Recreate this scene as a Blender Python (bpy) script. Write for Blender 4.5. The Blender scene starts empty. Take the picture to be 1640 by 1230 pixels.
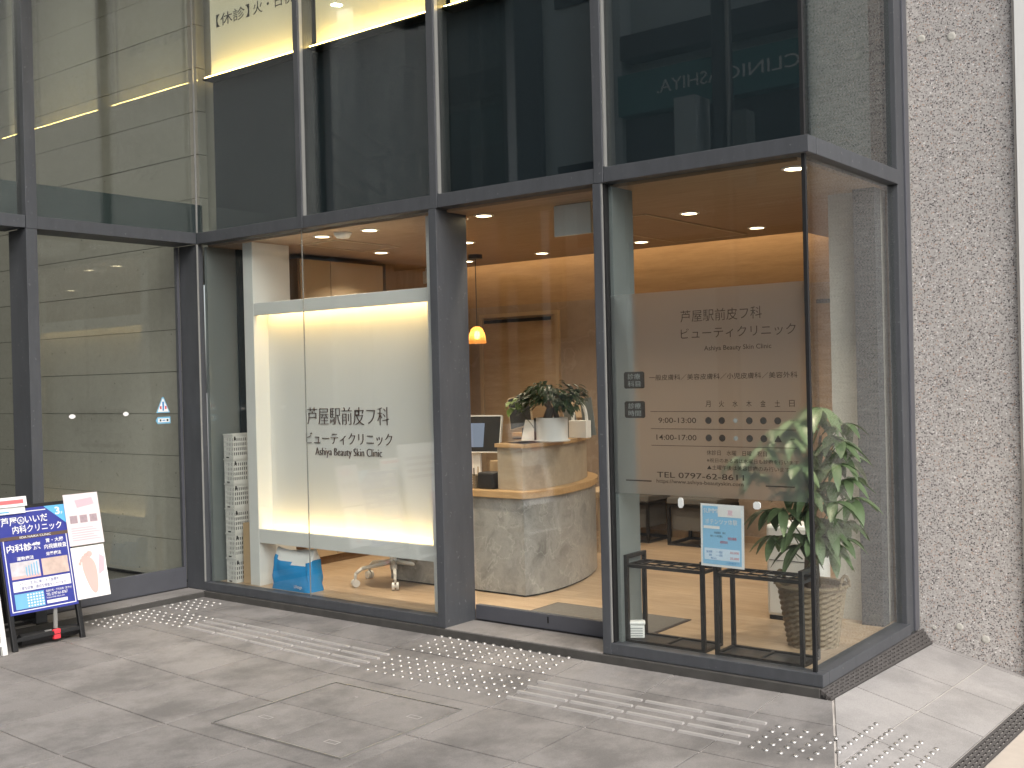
import bpy, bmesh, math, random
from mathutils import Vector, Matrix
R = math.radians
random.seed(7)
scene = bpy.context.scene
COL = scene.collection

# ------------------------------------------------------------------ camera
cam_d = bpy.data.cameras.new('camera')
cam_d.sensor_width = 36.0
cam_d.lens = 1770.6 / 1640 * 36
cam_d.clip_start = 0.05
cam_d.clip_end = 800
cam = bpy.data.objects.new('camera', cam_d)
COL.objects.link(cam)
yaw, pitch, roll = 0.6598, -0.0052, -0.0243
fw = Vector((-math.sin(yaw) * math.cos(pitch), math.cos(yaw) * math.cos(pitch), math.sin(pitch)))
rt = Vector((math.cos(yaw), math.sin(yaw), 0))
up = rt.cross(fw)
r2 = rt * math.cos(roll) + up * math.sin(roll)
u2 = up * math.cos(roll) - rt * math.sin(roll)
M = Matrix((r2, u2, -fw)).transposed().to_4x4()
M.translation = (6.2583, -4.6221, 1.3859)
cam.matrix_world = M
scene.camera = cam

# ------------------------------------------------------------------ sky, sun, exposure
world = bpy.data.worlds.new('World')
scene.world = world
world.use_nodes = True
wn = world.node_tree
wn.nodes.clear()
wo = wn.nodes.new('ShaderNodeOutputWorld')
bg = wn.nodes.new('ShaderNodeBackground')
hs = wn.nodes.new('ShaderNodeHueSaturation')
sk = wn.nodes.new('ShaderNodeTexSky')
sk.sky_type = 'NISHITA'
sk.sun_disc = False
sk.sun_elevation = R(43)
sk.sun_rotation = R(118)
sk.dust_density = 4.0
hs.inputs['Saturation'].default_value = 0.42
bg.inputs['Strength'].default_value = 0.15
wn.links.new(sk.outputs[0], hs.inputs['Color'])
wn.links.new(hs.outputs[0], bg.inputs[0])
wn.links.new(bg.outputs[0], wo.inputs[0])
sun_d = bpy.data.lights.new('sun', 'SUN')
sun_d.energy = 1.5
sun_d.angle = R(50)
sun_d.color = (1.0, 0.97, 0.92)
sun = bpy.data.objects.new('sun', sun_d)
COL.objects.link(sun)
sdir = Vector((math.sin(R(118)) * math.cos(R(43)), math.cos(R(118)) * math.cos(R(43)), math.sin(R(43))))
sun.rotation_euler = sdir.to_track_quat('Z', 'Y').to_euler()
scene.view_settings.view_transform = 'Standard'
scene.view_settings.look = 'None'
scene.view_settings.exposure = 0.55
scene.view_settings.gamma = 1.0
scene.cycles.use_denoising = True
scene.cycles.use_adaptive_sampling = True
scene.cycles.adaptive_threshold = 0.025
scene.cycles.max_bounces = 8
scene.cycles.transparent_max_bounces = 32
scene.cycles.glossy_bounces = 4
scene.cycles.diffuse_bounces = 3
scene.cycles.sample_clamp_indirect = 6.0
scene.cycles.caustics_reflective = False
scene.cycles.caustics_refractive = False

# ------------------------------------------------------------------ materials
def newmat(name):
    m = bpy.data.materials.new(name)
    m.use_nodes = True
    n = m.node_tree
    n.nodes.clear()
    o = n.nodes.new('ShaderNodeOutputMaterial')
    return m, n, o

def node(n, typ, **kw):
    x = n.nodes.new(typ)
    for k, v in kw.items():
        if k in x.inputs:
            x.inputs[k].default_value = v
        else:
            setattr(x, k, v)
    return x

def ramp(n, fac, stops):
    r = n.nodes.new('ShaderNodeValToRGB')
    e = r.color_ramp.elements
    while len(e) < len(stops):
        e.new(0.5)
    for i, (p, c) in enumerate(stops):
        e[i].position = p
        e[i].color = (*c, 1) if len(c) == 3 else c
    n.links.new(fac, r.inputs[0])
    return r.outputs[0]

def coords(n, scale=(1, 1, 1), kind='Object'):
    t = n.nodes.new('ShaderNodeTexCoord')
    m = n.nodes.new('ShaderNodeMapping')
    m.inputs['Scale'].default_value = scale
    n.links.new(t.outputs[kind], m.inputs[0])
    return m.outputs[0]

def noise(n, vec, scale, detail=4, rough=0.55):
    t = node(n, 'ShaderNodeTexNoise', Scale=scale, Detail=detail, Roughness=rough)
    n.links.new(vec, t.inputs['Vector'])
    return t.outputs['Fac']

def mixc(n, fac, a, b, mode='MIX'):
    m = n.nodes.new('ShaderNodeMix')
    m.data_type = 'RGBA'
    m.blend_type = mode
    for sock, v in ((m.inputs[0], fac), (m.inputs[6], a), (m.inputs[7], b)):
        if hasattr(v, 'is_output'):
            n.links.new(v, sock)
        elif isinstance(v, (int, float)):
            sock.default_value = v
        else:
            sock.default_value = (*v, 1)
    return m.outputs[2]

def bump(n, height, strength, dist=0.002):
    b = node(n, 'ShaderNodeBump', Strength=strength, Distance=dist)
    n.links.new(height, b.inputs['Height'])
    return b.outputs[0]

def principled(n, o, col, rough=0.5, metal=0.0, normal=None, spec=0.5):
    p = n.nodes.new('ShaderNodeBsdfPrincipled')
    if hasattr(col, 'is_output'):
        n.links.new(col, p.inputs['Base Color'])
    else:
        p.inputs['Base Color'].default_value = (*col, 1)
    if hasattr(rough, 'is_output'):
        n.links.new(rough, p.inputs['Roughness'])
    else:
        p.inputs['Roughness'].default_value = rough
    p.inputs['Metallic'].default_value = metal
    p.inputs['Specular IOR Level'].default_value = spec
    if normal is not None:
        n.links.new(normal, p.inputs['Normal'])
    n.links.new(p.outputs[0], o.inputs[0])
    return p

def plain(name, col, rough=0.5, metal=0.0, var=0.12, scale=9.0, bmp=0.0, spec=0.5):
    m, n, o = newmat(name)
    v = coords(n)
    f = noise(n, v, scale)
    a = tuple(c * (1 - var) for c in col)
    b = tuple(min(1, c * (1 + var)) for c in col)
    c = mixc(n, f, a, b)
    nm = None
    if bmp:
        nm = bump(n, noise(n, v, scale * 22), bmp)
    principled(n, o, c, rough, metal, nm, spec)
    return m

def emit(name, col, strength):
    m, n, o = newmat(name)
    e = node(n, 'ShaderNodeEmission', Strength=strength)
    e.inputs[0].default_value = (*col, 1)
    n.links.new(e.outputs[0], o.inputs[0])
    return m

MT = {}
def frame_mat():
    m, n, o = newmat('charcoal_metal')
    v = coords(n)
    big = noise(n, coords(n, (3, 3, 0.7)), 4, 5, 0.65)
    fine = noise(n, v, 160, 3, 0.6)
    base = mixc(n, big, (0.040, 0.0425, 0.048), (0.083, 0.088, 0.098))
    sp = ramp(n, noise(n, v, 45, 3), [(0.66, (0, 0, 0)), (0.74, (1, 1, 1))])
    col = mixc(n, mixc(n, 0.25, (0, 0, 0), sp), base, (0.33, 0.33, 0.33))
    principled(n, o, col, 0.5, 0.0, bump(n, fine, 0.12, 0.0006), 0.45)
    return m
MT['frame'] = frame_mat()
MT['frame_bead'] = plain('pale_bead', (0.24, 0.24, 0.23), 0.4)
MT['rail'] = plain('door_rail_grey', (0.105, 0.108, 0.125), 0.4, 0.3)
MT['black'] = plain('black_rubber', (0.006, 0.006, 0.007), 0.6)
MT['grey_panel'] = plain('grey_side_panel', (0.17, 0.19, 0.19), 0.4, var=0.06, scale=2)
MT['spandrel'] = plain('dark_spandrel', (0.014, 0.025, 0.036), 0.95, var=0.2, scale=1.5)
MT['spandrel_teal'] = plain('teal_slab_edge', (0.045, 0.062, 0.066), 0.6, var=0.1, scale=2)
MT['white'] = plain('white_paint', (0.72, 0.72, 0.70), 0.5, var=0.02)
MT['white_plastic'] = plain('white_plastic', (0.78, 0.78, 0.77), 0.35, var=0.03)
MT['crate'] = plain('ivory_crate_plastic', (0.66, 0.65, 0.62), 0.45, var=0.06)
MT['blackmetal'] = plain('black_powder_coat', (0.012, 0.012, 0.013), 0.42, 0.1)
MT['dark_text'] = plain('dark_brown_print', (0.06, 0.035, 0.03), 0.6)
MT['grey_text'] = plain('grey_brown_vinyl', (0.05, 0.04, 0.034), 0.6)
MT['pale_text'] = plain('pale_vinyl', (0.34, 0.35, 0.34), 0.6)
MT['black_text'] = plain('black_print', (0.012, 0.012, 0.014), 0.6)
MT['white_text'] = plain('white_print', (0.8, 0.8, 0.8), 0.6, var=0.02)
MT['cardboard'] = plain('cardboard', (0.36, 0.235, 0.125), 0.8, var=0.1)
MT['cardboard2'] = plain('pale_cardboard', (0.47, 0.33, 0.19), 0.8, var=0.1)
MT['kerb'] = plain('dark_kerb_stone', (0.055, 0.052, 0.048), 0.75, var=0.4, scale=14, bmp=0.3)
MT['grate'] = plain('cast_drain_grate', (0.085, 0.078, 0.075), 0.6, 0.3, var=0.2)
MT['opp_dark'] = plain('slate_dark', (0.06, 0.065, 0.075), 0.6)
MT['opp_wall_hall'] = plain('slate_hall_wall', (0.15, 0.165, 0.18), 0.7, var=0.25, scale=1.5)
MT['dark_void'] = plain('drain_channel', (0.01, 0.01, 0.01), 0.9)

def glass(name, tint=(1, 1, 1), f0=0.04, rough=0.0):
    m, n, o = newmat(name)
    lw = node(n, 'ShaderNodeLayerWeight', Blend=0.5)
    p5 = node(n, 'ShaderNodeMath', operation='POWER')
    n.links.new(lw.outputs['Facing'], p5.inputs[0])
    p5.inputs[1].default_value = 5
    ma = node(n, 'ShaderNodeMath', operation='MULTIPLY_ADD')
    n.links.new(p5.outputs[0], ma.inputs[0])
    ma.inputs[1].default_value = 1 - f0
    ma.inputs[2].default_value = f0
    tr = n.nodes.new('ShaderNodeBsdfTransparent')
    tr.inputs[0].default_value = (*tint, 1)
    gl = node(n, 'ShaderNodeBsdfGlossy', Roughness=rough)
    gl.inputs[0].default_value = (1, 1, 1, 1)
    mx = n.nodes.new('ShaderNodeMixShader')
    n.links.new(ma.outputs[0], mx.inputs[0])
    n.links.new(tr.outputs[0], mx.inputs[1])
    n.links.new(gl.outputs[0], mx.inputs[2])
    n.links.new(mx.outputs[0], o.inputs[0])
    return m
MT['glass'] = glass('clear_glass', (0.95, 0.965, 0.955), 0.036)
MT['glass_up'] = glass('upper_glass', (0.86, 0.88, 0.86), 0.07)

def film_mat():
    m, n, o = newmat('frosted_film')
    tr = n.nodes.new('ShaderNodeBsdfTransparent')
    tr.inputs[0].default_value = (0.93, 0.93, 0.93, 1)
    rf = node(n, 'ShaderNodeBsdfRefraction', Roughness=0.42, IOR=1.12)
    rf.inputs[0].default_value = (0.97, 0.97, 0.97, 1)
    df = n.nodes.new('ShaderNodeBsdfDiffuse')
    df.inputs[0].default_value = (0.7, 0.7, 0.7, 1)
    a = n.nodes.new('ShaderNodeMixShader')
    a.inputs[0].default_value = 0.72
    n.links.new(tr.outputs[0], a.inputs[1])
    n.links.new(rf.outputs[0], a.inputs[2])
    b = n.nodes.new('ShaderNodeMixShader')
    b.inputs[0].default_value = 0.11
    n.links.new(a.outputs[0], b.inputs[1])
    n.links.new(df.outputs[0], b.inputs[2])
    n.links.new(b.outputs[0], o.inputs[0])
    return m
MT['film'] = film_mat()

def paving_mat(name, ca, cb, stain):
    m, n, o = newmat(name)
    v = coords(n)
    oi = n.nodes.new('ShaderNodeObjectInfo')
    grain = noise(n, v, 190, 3, 0.7)
    cloud = noise(n, v, 3.2, 6, 0.65)
    blot = ramp(n, noise(n, coords(n, (1.25, 1, 1)), 2.3, 8, 0.68), [(0.44, (0, 0, 0)), (0.64, (1, 1, 1))])
    c = mixc(n, cloud, ca, cb)
    c = mixc(n, mixc(n, 0.75, (0, 0, 0), blot), c, stain)
    c = mixc(n, 0.42, c, ramp(n, grain, [(0.3, (0.55, 0.55, 0.55)), (0.7, (1.25, 1.25, 1.25))]), 'MULTIPLY')
    hv = node(n, 'ShaderNodeHueSaturation')
    mr = node(n, 'ShaderNodeMapRange')
    mr.inputs[3].default_value = 0.9
    mr.inputs[4].default_value = 1.09
    n.links.new(oi.outputs['Random'], mr.inputs[0])
    n.links.new(mr.outputs[0], hv.inputs['Value'])
    n.links.new(c, hv.inputs['Color'])
    principled(n, o, hv.outputs[0], 0.72, 0, bump(n, grain, 0.35, 0.0012), 0.35)
    return m
MT['tile'] = paving_mat('porcelain_paving', (0.205, 0.192, 0.184), (0.295, 0.276, 0.264), (0.125, 0.118, 0.113))
MT['tile_daylit'] = paving_mat('daylit_paving', (0.31, 0.294, 0.284), (0.38, 0.36, 0.35), (0.245, 0.233, 0.225))  # paler copy of the paving, stronger daylight at right put into the colour
MT['mortar'] = plain('pale_grout', (0.47, 0.435, 0.40), 0.9, var=0.3, scale=12)
MT['street'] = plain('street_asphalt', (0.16, 0.155, 0.15), 0.9, var=0.25, scale=30, bmp=0.3)
MT['beige'] = plain('beige_pavement', (0.48, 0.42, 0.36), 0.85, var=0.12, scale=15, bmp=0.2)
MT['tactile'] = plain('tactile_metal', (0.44, 0.425, 0.41), 0.36, 0.8, var=0.06)
MT['tactile_bar'] = plain('tactile_bar_resin', (0.35, 0.332, 0.318), 0.5, 0.0, var=0.08)

def aggregate_mat():
    m, n, o = newmat('exposed_aggregate')
    v = coords(n)
    dn = n.nodes.new('ShaderNodeTexNoise')
    dn.inputs['Scale'].default_value = 60
    n.links.new(v, dn.inputs['Vector'])
    add = node(n, 'ShaderNodeVectorMath', operation='MULTIPLY_ADD')
    n.links.new(dn.outputs['Color'], add.inputs[0])
    add.inputs[1].default_value = (0.012, 0.012, 0.012)
    n.links.new(v, add.inputs[2])
    vo = node(n, 'ShaderNodeTexVoronoi', Scale=128)
    n.links.new(add.outputs[0], vo.inputs['Vector'])
    sep = n.nodes.new('ShaderNodeSeparateColor')
    n.links.new(vo.outputs['Color'], sep.inputs[0])
    chips = ramp(n, sep.outputs[0], [(0.0, (0.055, 0.048, 0.052)), (0.13, (0.16, 0.142, 0.14)), (0.34, (0.29, 0.265, 0.255)),
                                     (0.55, (0.44, 0.415, 0.395)), (0.78, (0.57, 0.54, 0.52)), (0.95, (0.74, 0.72, 0.70))])
    chips.node.color_ramp.interpolation = 'CONSTANT'
    warm = mixc(n, ramp(n, sep.outputs[1], [(0.9, (0, 0, 0)), (0.95, (1, 1, 1))]), chips, (0.42, 0.30, 0.24))
    edge = ramp(n, vo.outputs['Distance'], [(0.38, (0, 0, 0)), (0.62, (1, 1, 1))])
    c = mixc(n, edge, warm, (0.46, 0.438, 0.42))
    cl = noise(n, v, 3, 4)
    c = mixc(n, 0.5, c, ramp(n, cl, [(0.3, (0.88, 0.88, 0.88)), (0.7, (1.08, 1.08, 1.08))]), 'MULTIPLY')
    principled(n, o, c, 0.6, 0, bump(n, vo.outputs['Distance'], -0.55, 0.004), 0.4)
    return m
MT['aggregate'] = aggregate_mat()

def concrete_mat():
    m, n, o = newmat('board_formed_concrete')
    v = coords(n)
    cl = noise(n, coords(n, (1, 1, 1.6)), 2.2, 6, 0.65)
    fi = noise(n, v, 26, 5, 0.7)
    c = mixc(n, cl, (0.29, 0.28, 0.24), (0.385, 0.375, 0.33))
    c = mixc(n, 0.28, c, ramp(n, fi, [(0.3, (0.7, 0.7, 0.7)), (0.7, (1.15, 1.15, 1.15))]), 'MULTIPLY')
    pore = node(n, 'ShaderNodeTexVoronoi', Scale=15)
    n.links.new(v, pore.inputs['Vector'])
    holes = ramp(n, pore.outputs['Distance'], [(0.05, (1, 1, 1)), (0.11, (0, 0, 0))])
    sep = n.nodes.new('ShaderNodeSeparateColor')
    n.links.new(pore.outputs['Color'], sep.inputs[0])
    keep = ramp(n, sep.outputs[0], [(0.6, (0, 0, 0)), (0.62, (1, 1, 1))])
    h2 = mixc(n, 1.0, holes, keep, 'MULTIPLY')
    c = mixc(n, h2, c, (0.07, 0.06, 0.045))
    principled(n, o, c, 0.75, 0, bump(n, h2, -0.6, 0.003), 0.35)
    return m
MT['concrete'] = concrete_mat()

def wood_mat(name, ca, cb, stretch=(1, 9, 9), scale=5, rough=0.5, plank=None):
    m, n, o = newmat(name)
    v = coords(n, stretch)
    g = noise(n, v, scale, 8, 0.62)
    g2 = noise(n, coords(n, tuple(s * 2.6 for s in stretch)), scale * 1.7, 5, 0.6)
    c = ramp(n, g, [(0.3, ca), (0.7, cb)])
    c = mixc(n, 0.35, c, ramp(n, g2, [(0.3, (0.7, 0.68, 0.65)), (0.7, (1.12, 1.12, 1.12))]), 'MULTIPLY')
    nm = None
    if plank:
        bt = node(n, 'ShaderNodeTexBrick', Scale=1.0)
        bt.inputs['Brick Width'].default_value = plank[0]
        bt.inputs['Row Height'].default_value = plank[1]
        bt.inputs['Mortar Size'].default_value = 0.0015
        bt.inputs['Color1'].default_value = (0.88, 0.88, 0.88, 1)
        bt.inputs['Color2'].default_value = (1.06, 1.06, 1.06, 1)
        bt.inputs['Mortar'].default_value = (0.6, 0.58, 0.55, 1)
        n.links.new(coords(n), bt.inputs['Vector'])
        c = mixc(n, 0.8, c, bt.outputs['Color'], 'MULTIPLY')
    principled(n, o, c, rough, 0, nm, 0.4)
    return m
MT['floor_wood'] = wood_mat('oak_floor', (0.36, 0.255, 0.165), (0.49, 0.365, 0.25), (1.2, 9, 9), 3, 0.38, (1.2, 0.13))
MT['ceil_wood'] = wood_mat('ceiling_wood', (0.30, 0.20, 0.125), (0.40, 0.28, 0.18), (1, 9, 9), 3, 0.5)
MT['wall_wood'] = wood_mat('wall_oak', (0.36, 0.25, 0.155), (0.47, 0.34, 0.22), (9, 9, 1), 2.5, 0.5)
MT['wall_upper'] = wood_mat('upper_wall_oak', (0.38, 0.26, 0.16), (0.48, 0.34, 0.215), (1, 9, 9), 2.5, 0.55)
MT['panel_wood'] = wood_mat('dark_oak_panel', (0.17, 0.105, 0.062), (0.25, 0.16, 0.10), (9, 9, 0.8), 3, 0.5)
MT['counter_wood'] = wood_mat('counter_oak', (0.38, 0.24, 0.115), (0.50, 0.33, 0.17), (1, 8, 8), 4, 0.4)
MT['cabinet'] = plain('pale_cabinet', (0.50, 0.39, 0.27), 0.45, var=0.05, scale=2)
MT['door_pale'] = wood_mat('pale_door_oak', (0.44, 0.32, 0.205), (0.54, 0.41, 0.28), (1, 7, 7), 3, 0.45)

def stone_mat(name, ca, cb, vein, rough=0.28, scale=3.2):
    m, n, o = newmat(name)
    v = coords(n)
    dn = n.nodes.new('ShaderNodeTexNoise')
    dn.inputs['Scale'].default_value = 3
    dn.inputs['Detail'].default_value = 6
    n.links.new(v, dn.inputs['Vector'])
    add = node(n, 'ShaderNodeVectorMath', operation='MULTIPLY_ADD')
    n.links.new(dn.outputs['Color'], add.inputs[0])
    add.inputs[1].default_value = (0.5, 0.5, 0.5)
    n.links.new(v, add.inputs[2])
    cl = noise(n, add.outputs[0], scale, 9, 0.68)
    c = ramp(n, cl, [(0.32, ca), (0.5, cb), (0.66, ca)])
    mu = noise(n, add.outputs[0], scale * 1.4, 3, 0.5)
    vn = ramp(n, mu, [(0.485, (0, 0, 0)), (0.5, (1, 1, 1)), (0.515, (0, 0, 0))])
    c = mixc(n, mixc(n, 0.4, (0, 0, 0), vn), c, vein)
    principled(n, o, c, rough, 0, None, 0.5)
    return m
MT['counter_stone'] = stone_mat('grey_marble', (0.175, 0.178, 0.178), (0.34, 0.34, 0.335), (0.54, 0.54, 0.53))
MT['wall_stone'] = stone_mat('brown_stone_cladding', (0.30, 0.235, 0.185), (0.37, 0.295, 0.235), (0.50, 0.42, 0.36), 0.4, 1.6)
MT['plaster'] = plain('interior_plaster', (0.50, 0.485, 0.44), 0.8, var=0.05)
MT['mat'] = plain('grey_door_mat', (0.13, 0.12, 0.11), 0.95, var=0.3, scale=90, bmp=0.5)
MT['mat_edge'] = plain('mat_edge', (0.03, 0.02, 0.018), 0.8)
MT['grey_fabric'] = plain('grey_stool_fabric', (0.12, 0.115, 0.11), 0.95, var=0.15, scale=60, bmp=0.3)
MT['led'] = emit('warm_led', (1.0, 0.69, 0.30), 40)
MT['led_cove'] = emit('cove_led', (1.0, 0.66, 0.34), 13)
MT['led_box'] = emit('lightbox_led', (1.0, 0.66, 0.20), 60)
MT['downlight'] = emit('downlight_disc', (1.0, 0.80, 0.5), 9)
MT['bulb'] = emit('pendant_bulb', (1.0, 0.72, 0.4), 22)
MT['screen_grey'] = emit('monitor_window', (0.30, 0.34, 0.42), 0.55)

def acrylic(name):
    m, n, o = newmat(name)
    p = principled(n, o, (0.74, 0.72, 0.58), 0.5)
    p.inputs['Emission Color'].default_value = (1.0, 0.90, 0.60, 1)
    p.inputs['Emission Strength'].default_value = 0.22
    return m
MT['acrylic'] = acrylic('backlit_acrylic')

def leaf_mat(name, ca, cb, rough=0.4):
    m, n, o = newmat(name)
    v = coords(n)
    oi = n.nodes.new('ShaderNodeObjectInfo')
    f = noise(n, v, 14, 4)
    c = mixc(n, f, ca, cb)
    hv = node(n, 'ShaderNodeHueSaturation')
    mr = node(n, 'ShaderNodeMapRange')
    mr.inputs[3].default_value = 0.75
    mr.inputs[4].default_value = 1.25
    n.links.new(oi.outputs['Random'], mr.inputs[0])
    n.links.new(mr.outputs[0], hv.inputs['Value'])
    n.links.new(c, hv.inputs['Color'])
    p = n.nodes.new('ShaderNodeBsdfPrincipled')
    p.inputs['Roughness'].default_value = rough
    n.links.new(hv.outputs[0], p.inputs['Base Color'])
    t = n.nodes.new('ShaderNodeBsdfTranslucent')
    n.links.new(hv.outputs[0], t.inputs[0])
    mx = n.nodes.new('ShaderNodeMixShader')
    mx.inputs[0].default_value = 0.25
    n.links.new(p.outputs[0], mx.inputs[1])
    n.links.new(t.outputs[0], mx.inputs[2])
    n.links.new(mx.outputs[0], o.inputs[0])
    return m
MT['leaf'] = leaf_mat('pachira_leaf', (0.075, 0.122, 0.055), (0.145, 0.205, 0.10))
MT['leaf_dark'] = leaf_mat('ficus_leaf', (0.025, 0.05, 0.018), (0.05, 0.085, 0.03))
MT['leaf_light'] = leaf_mat('pothos_leaf', (0.16, 0.28, 0.05), (0.26, 0.38, 0.09))
MT['trunk'] = plain('brown_trunk', (0.16, 0.12, 0.085), 0.85, var=0.3, scale=30, bmp=0.5)

def wicker_mat():
    m, n, o = newmat('woven_wicker')
    v = coords(n)
    f = noise(n, v, 40, 4)
    c = mixc(n, f, (0.16, 0.12, 0.075), (0.29, 0.23, 0.155))
    principled(n, o, c, 0.7, 0, None, 0.3)
    return m
MT['wicker'] = wicker_mat()

# ------------------------------------------------------------------ mesh helpers
class MB:
    def __init__(self):
        self.v, self.f, self.mi = [], [], []
    def add(self, verts, faces, mi=0):
        b = len(self.v)
        self.v += [tuple(x) for x in verts]
        self.f += [tuple(b + i for i in f) for f in faces]
        self.mi += [mi] * len(faces)
        return self
    def box(self, x0, x1, y0, y1, z0, z1, mi=0):
        vs = [(x, y, z) for z in (z0, z1) for y in (y0, y1) for x in (x0, x1)]
        return self.add(vs, [(0, 2, 3, 1), (4, 5, 7, 6), (0, 1, 5, 4), (2, 6, 7, 3), (0, 4, 6, 2), (1, 3, 7, 5)], mi)
    def obox(self, mat, sx, sy, sz, mi=0):
        vs = [mat @ Vector((x, y, z)) for z in (-sz / 2, sz / 2) for y in (-sy / 2, sy / 2) for x in (-sx / 2, sx / 2)]
        return self.add(vs, [(0, 2, 3, 1), (4, 5, 7, 6), (0, 1, 5, 4), (2, 6, 7, 3), (0, 4, 6, 2), (1, 3, 7, 5)], mi)
    def prism(self, pts, z0, z1, mi=0):
        n = len(pts)
        vs = [(x, y, z0) for x, y in pts] + [(x, y, z1) for x, y in pts]
        fs = [tuple(reversed(range(n))), tuple(range(n, 2 * n))]
        fs += [(i, (i + 1) % n, n + (i + 1) % n, n + i) for i in range(n)]
        return self.add(vs, fs, mi)
    def tube(self, a, b, ra, rb=None, seg=8, mi=0, caps=True):
        a, b = Vector(a), Vector(b)
        rb = ra if rb is None else rb
        d = (b - a).normalized()
        x = d.orthogonal().normalized()
        y = d.cross(x)
        vs = []
        for c, r in ((a, ra), (b, rb)):
            for i in range(seg):
                t = 2 * math.pi * i / seg
                vs.append(c + x * (r * math.cos(t)) + y * (r * math.sin(t)))
        fs = [(i, (i + 1) % seg, seg + (i + 1) % seg, seg + i) for i in range(seg)]
        if caps:
            fs += [tuple(reversed(range(seg))), tuple(range(seg, 2 * seg))]
        return self.add(vs, fs, mi)
    def bar(self, a, b, w, mi=0):
        a, b = Vector(a), Vector(b)
        d = (b - a)
        L = d.length
        q = d.to_track_quat('X', 'Z').to_matrix().to_4x4()
        q.translation = (a + b) / 2
        return self.obox(q, L, w, w, mi)
    def lathe(self, prof, seg=24, c=(0, 0), mi=0):
        vs, fs = [], []
        for r, z in prof:
            for i in range(seg):
                t = 2 * math.pi * i / seg
                vs.append((c[0] + r * math.cos(t), c[1] + r * math.sin(t), z))
        for k in range(len(prof) - 1):
            for i in range(seg):
                j = (i + 1) % seg
                fs.append((k * seg + i, k * seg + j, (k + 1) * seg + j, (k + 1) * seg + i))
        return self.add(vs, fs, mi)
    def build(self, name, mats, parent=None, smooth=False, bevel=0.0, loc=None):
        me = bpy.data.meshes.new(name)
        me.from_pydata(self.v, [], self.f)
        for m in (mats if isinstance(mats, (list, tuple)) else [mats]):
            me.materials.append(MT[m] if isinstance(m, str) else m)
        me.polygons.foreach_set('material_index', self.mi)
        if smooth:
            me.polygons.foreach_set('use_smooth', [True] * len(me.polygons))
        bm = bmesh.new()
        bm.from_mesh(me)
        bmesh.ops.recalc_face_normals(bm, faces=bm.faces)
        bm.to_mesh(me)
        bm.free()
        me.update()
        o = bpy.data.objects.new(name, me)
        COL.objects.link(o)
        if parent:
            o.parent = parent
        if loc:
            o.location = loc
        if bevel:
            b = o.modifiers.new('bevel', 'BEVEL')
            b.width = bevel
            b.segments = 2
            b.limit_method = 'ANGLE'
            b.harden_normals = False
        return o

def tag(o, label, cat, group=None):
    o['label'] = label
    o['category'] = cat
    if group:
        o['group'] = group
    return o

def thing(name, label, cat, loc=(0, 0, 0), group=None, rotz=0.0):
    o = bpy.data.objects.new(name, None)
    o.empty_display_size = 0.1
    o.location = loc
    o.rotation_euler = (0, 0, rotz)
    COL.objects.link(o)
    return tag(o, label, cat, group)

def struct(o):
    o['kind'] = 'structure'
    return o

def box(name, b, m, parent=None, bevel=0.0):
    return MB().box(*b).build(name, m, parent, bevel=bevel)

def copy_tree(o, loc, parent=None):
    c = o.copy()
    COL.objects.link(c)
    if parent:
        c.parent = parent
    else:
        c.location = loc
    for ch in list(o.children):
        copy_tree(ch, None, c)
    return c

FRONT = Matrix(((1, 0, 0), (0, 0, -1), (0, 1, 0)))          # reads from -Y
FACE_X = Matrix(((0, 0, 1), (1, 0, 0), (0, 1, 0)))          # reads from +X
FACE_Y = Matrix(((-1, 0, 0), (0, 0, 1), (0, 1, 0)))         # reads from +Y

def text(body, rect, origin, rot, m, parent, name='lettering', offset=0.0, extrude=0.0, align='fit'):
    """rect = (x0, x1, y0, y1) in the sign's own plane; glyph bounds are fitted to it."""
    cu = bpy.data.curves.new('txt', 'FONT')
    cu.body = body
    cu.size = 1
    cu.offset = offset
    cu.extrude = extrude
    cu.resolution_u = 3
    ob = bpy.data.objects.new('txt', cu)
    COL.objects.link(ob)
    dg = bpy.context.evaluated_depsgraph_get()
    me = bpy.data.meshes.new_from_object(ob.evaluated_get(dg))
    bpy.data.objects.remove(ob)
    bpy.data.curves.remove(cu)
    xs = [v.co.x for v in me.vertices]
    ys = [v.co.y for v in me.vertices]
    x0, x1, y0, y1 = min(xs), max(xs), min(ys), max(ys)
    sx = (rect[1] - rect[0]) / (x1 - x0)
    sy = (rect[3] - rect[2]) / (y1 - y0)
    O = Vector(origin)
    for v in me.vertices:
        p = Vector((rect[0] + (v.co.x - x0) * sx, rect[2] + (v.co.y - y0) * sy, v.co.z))
        v.co = O + rot @ p
    me.materials.clear()
    me.materials.append(MT[m] if isinstance(m, str) else m)
    o = bpy.data.objects.new(name, me)
    COL.objects.link(o)
    if parent:
        o.parent = parent
    return o

# ------------------------------------------------------------------ ground surface
XK, G = 4.392, -0.04
def smooth(t):
    t = min(1, max(0, t))
    return t * t * (3 - 2 * t)
def z_main(x, y):
    s = 0.062 * smooth((x - 0.2) / 2.2)
    d = max(0.0, -y)
    d = d if d < 0.7 else 0.7 + (1 - math.exp(-(d - 0.7) / 0.25)) * 0.25
    return G - s * d
def z_ramp(x, y):
    return G - 0.24 * (x - XK) - 0.03 * y
def gz(x, y):
    a = z_main(x, y)
    if x > XK - 0.03:
        return min(a, z_ramp(x, y)) if y < 0 else z_ramp(x, y)
    return a

def clip(poly, a, b, c):
    """keep a*x+b*y<=c"""
    out = []
    for i in range(len(poly)):
        p, q = poly[i], poly[(i + 1) % len(poly)]
        dp, dq = a * p[0] + b * p[1] - c, a * q[0] + b * q[1] - c
        if dp <= 0:
            out.append(p)
        if dp * dq < 0:
            t = dp / (dp - dq)
            out.append((p[0] + (q[0] - p[0]) * t, p[1] + (q[1] - p[1]) * t))
    return out

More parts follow.
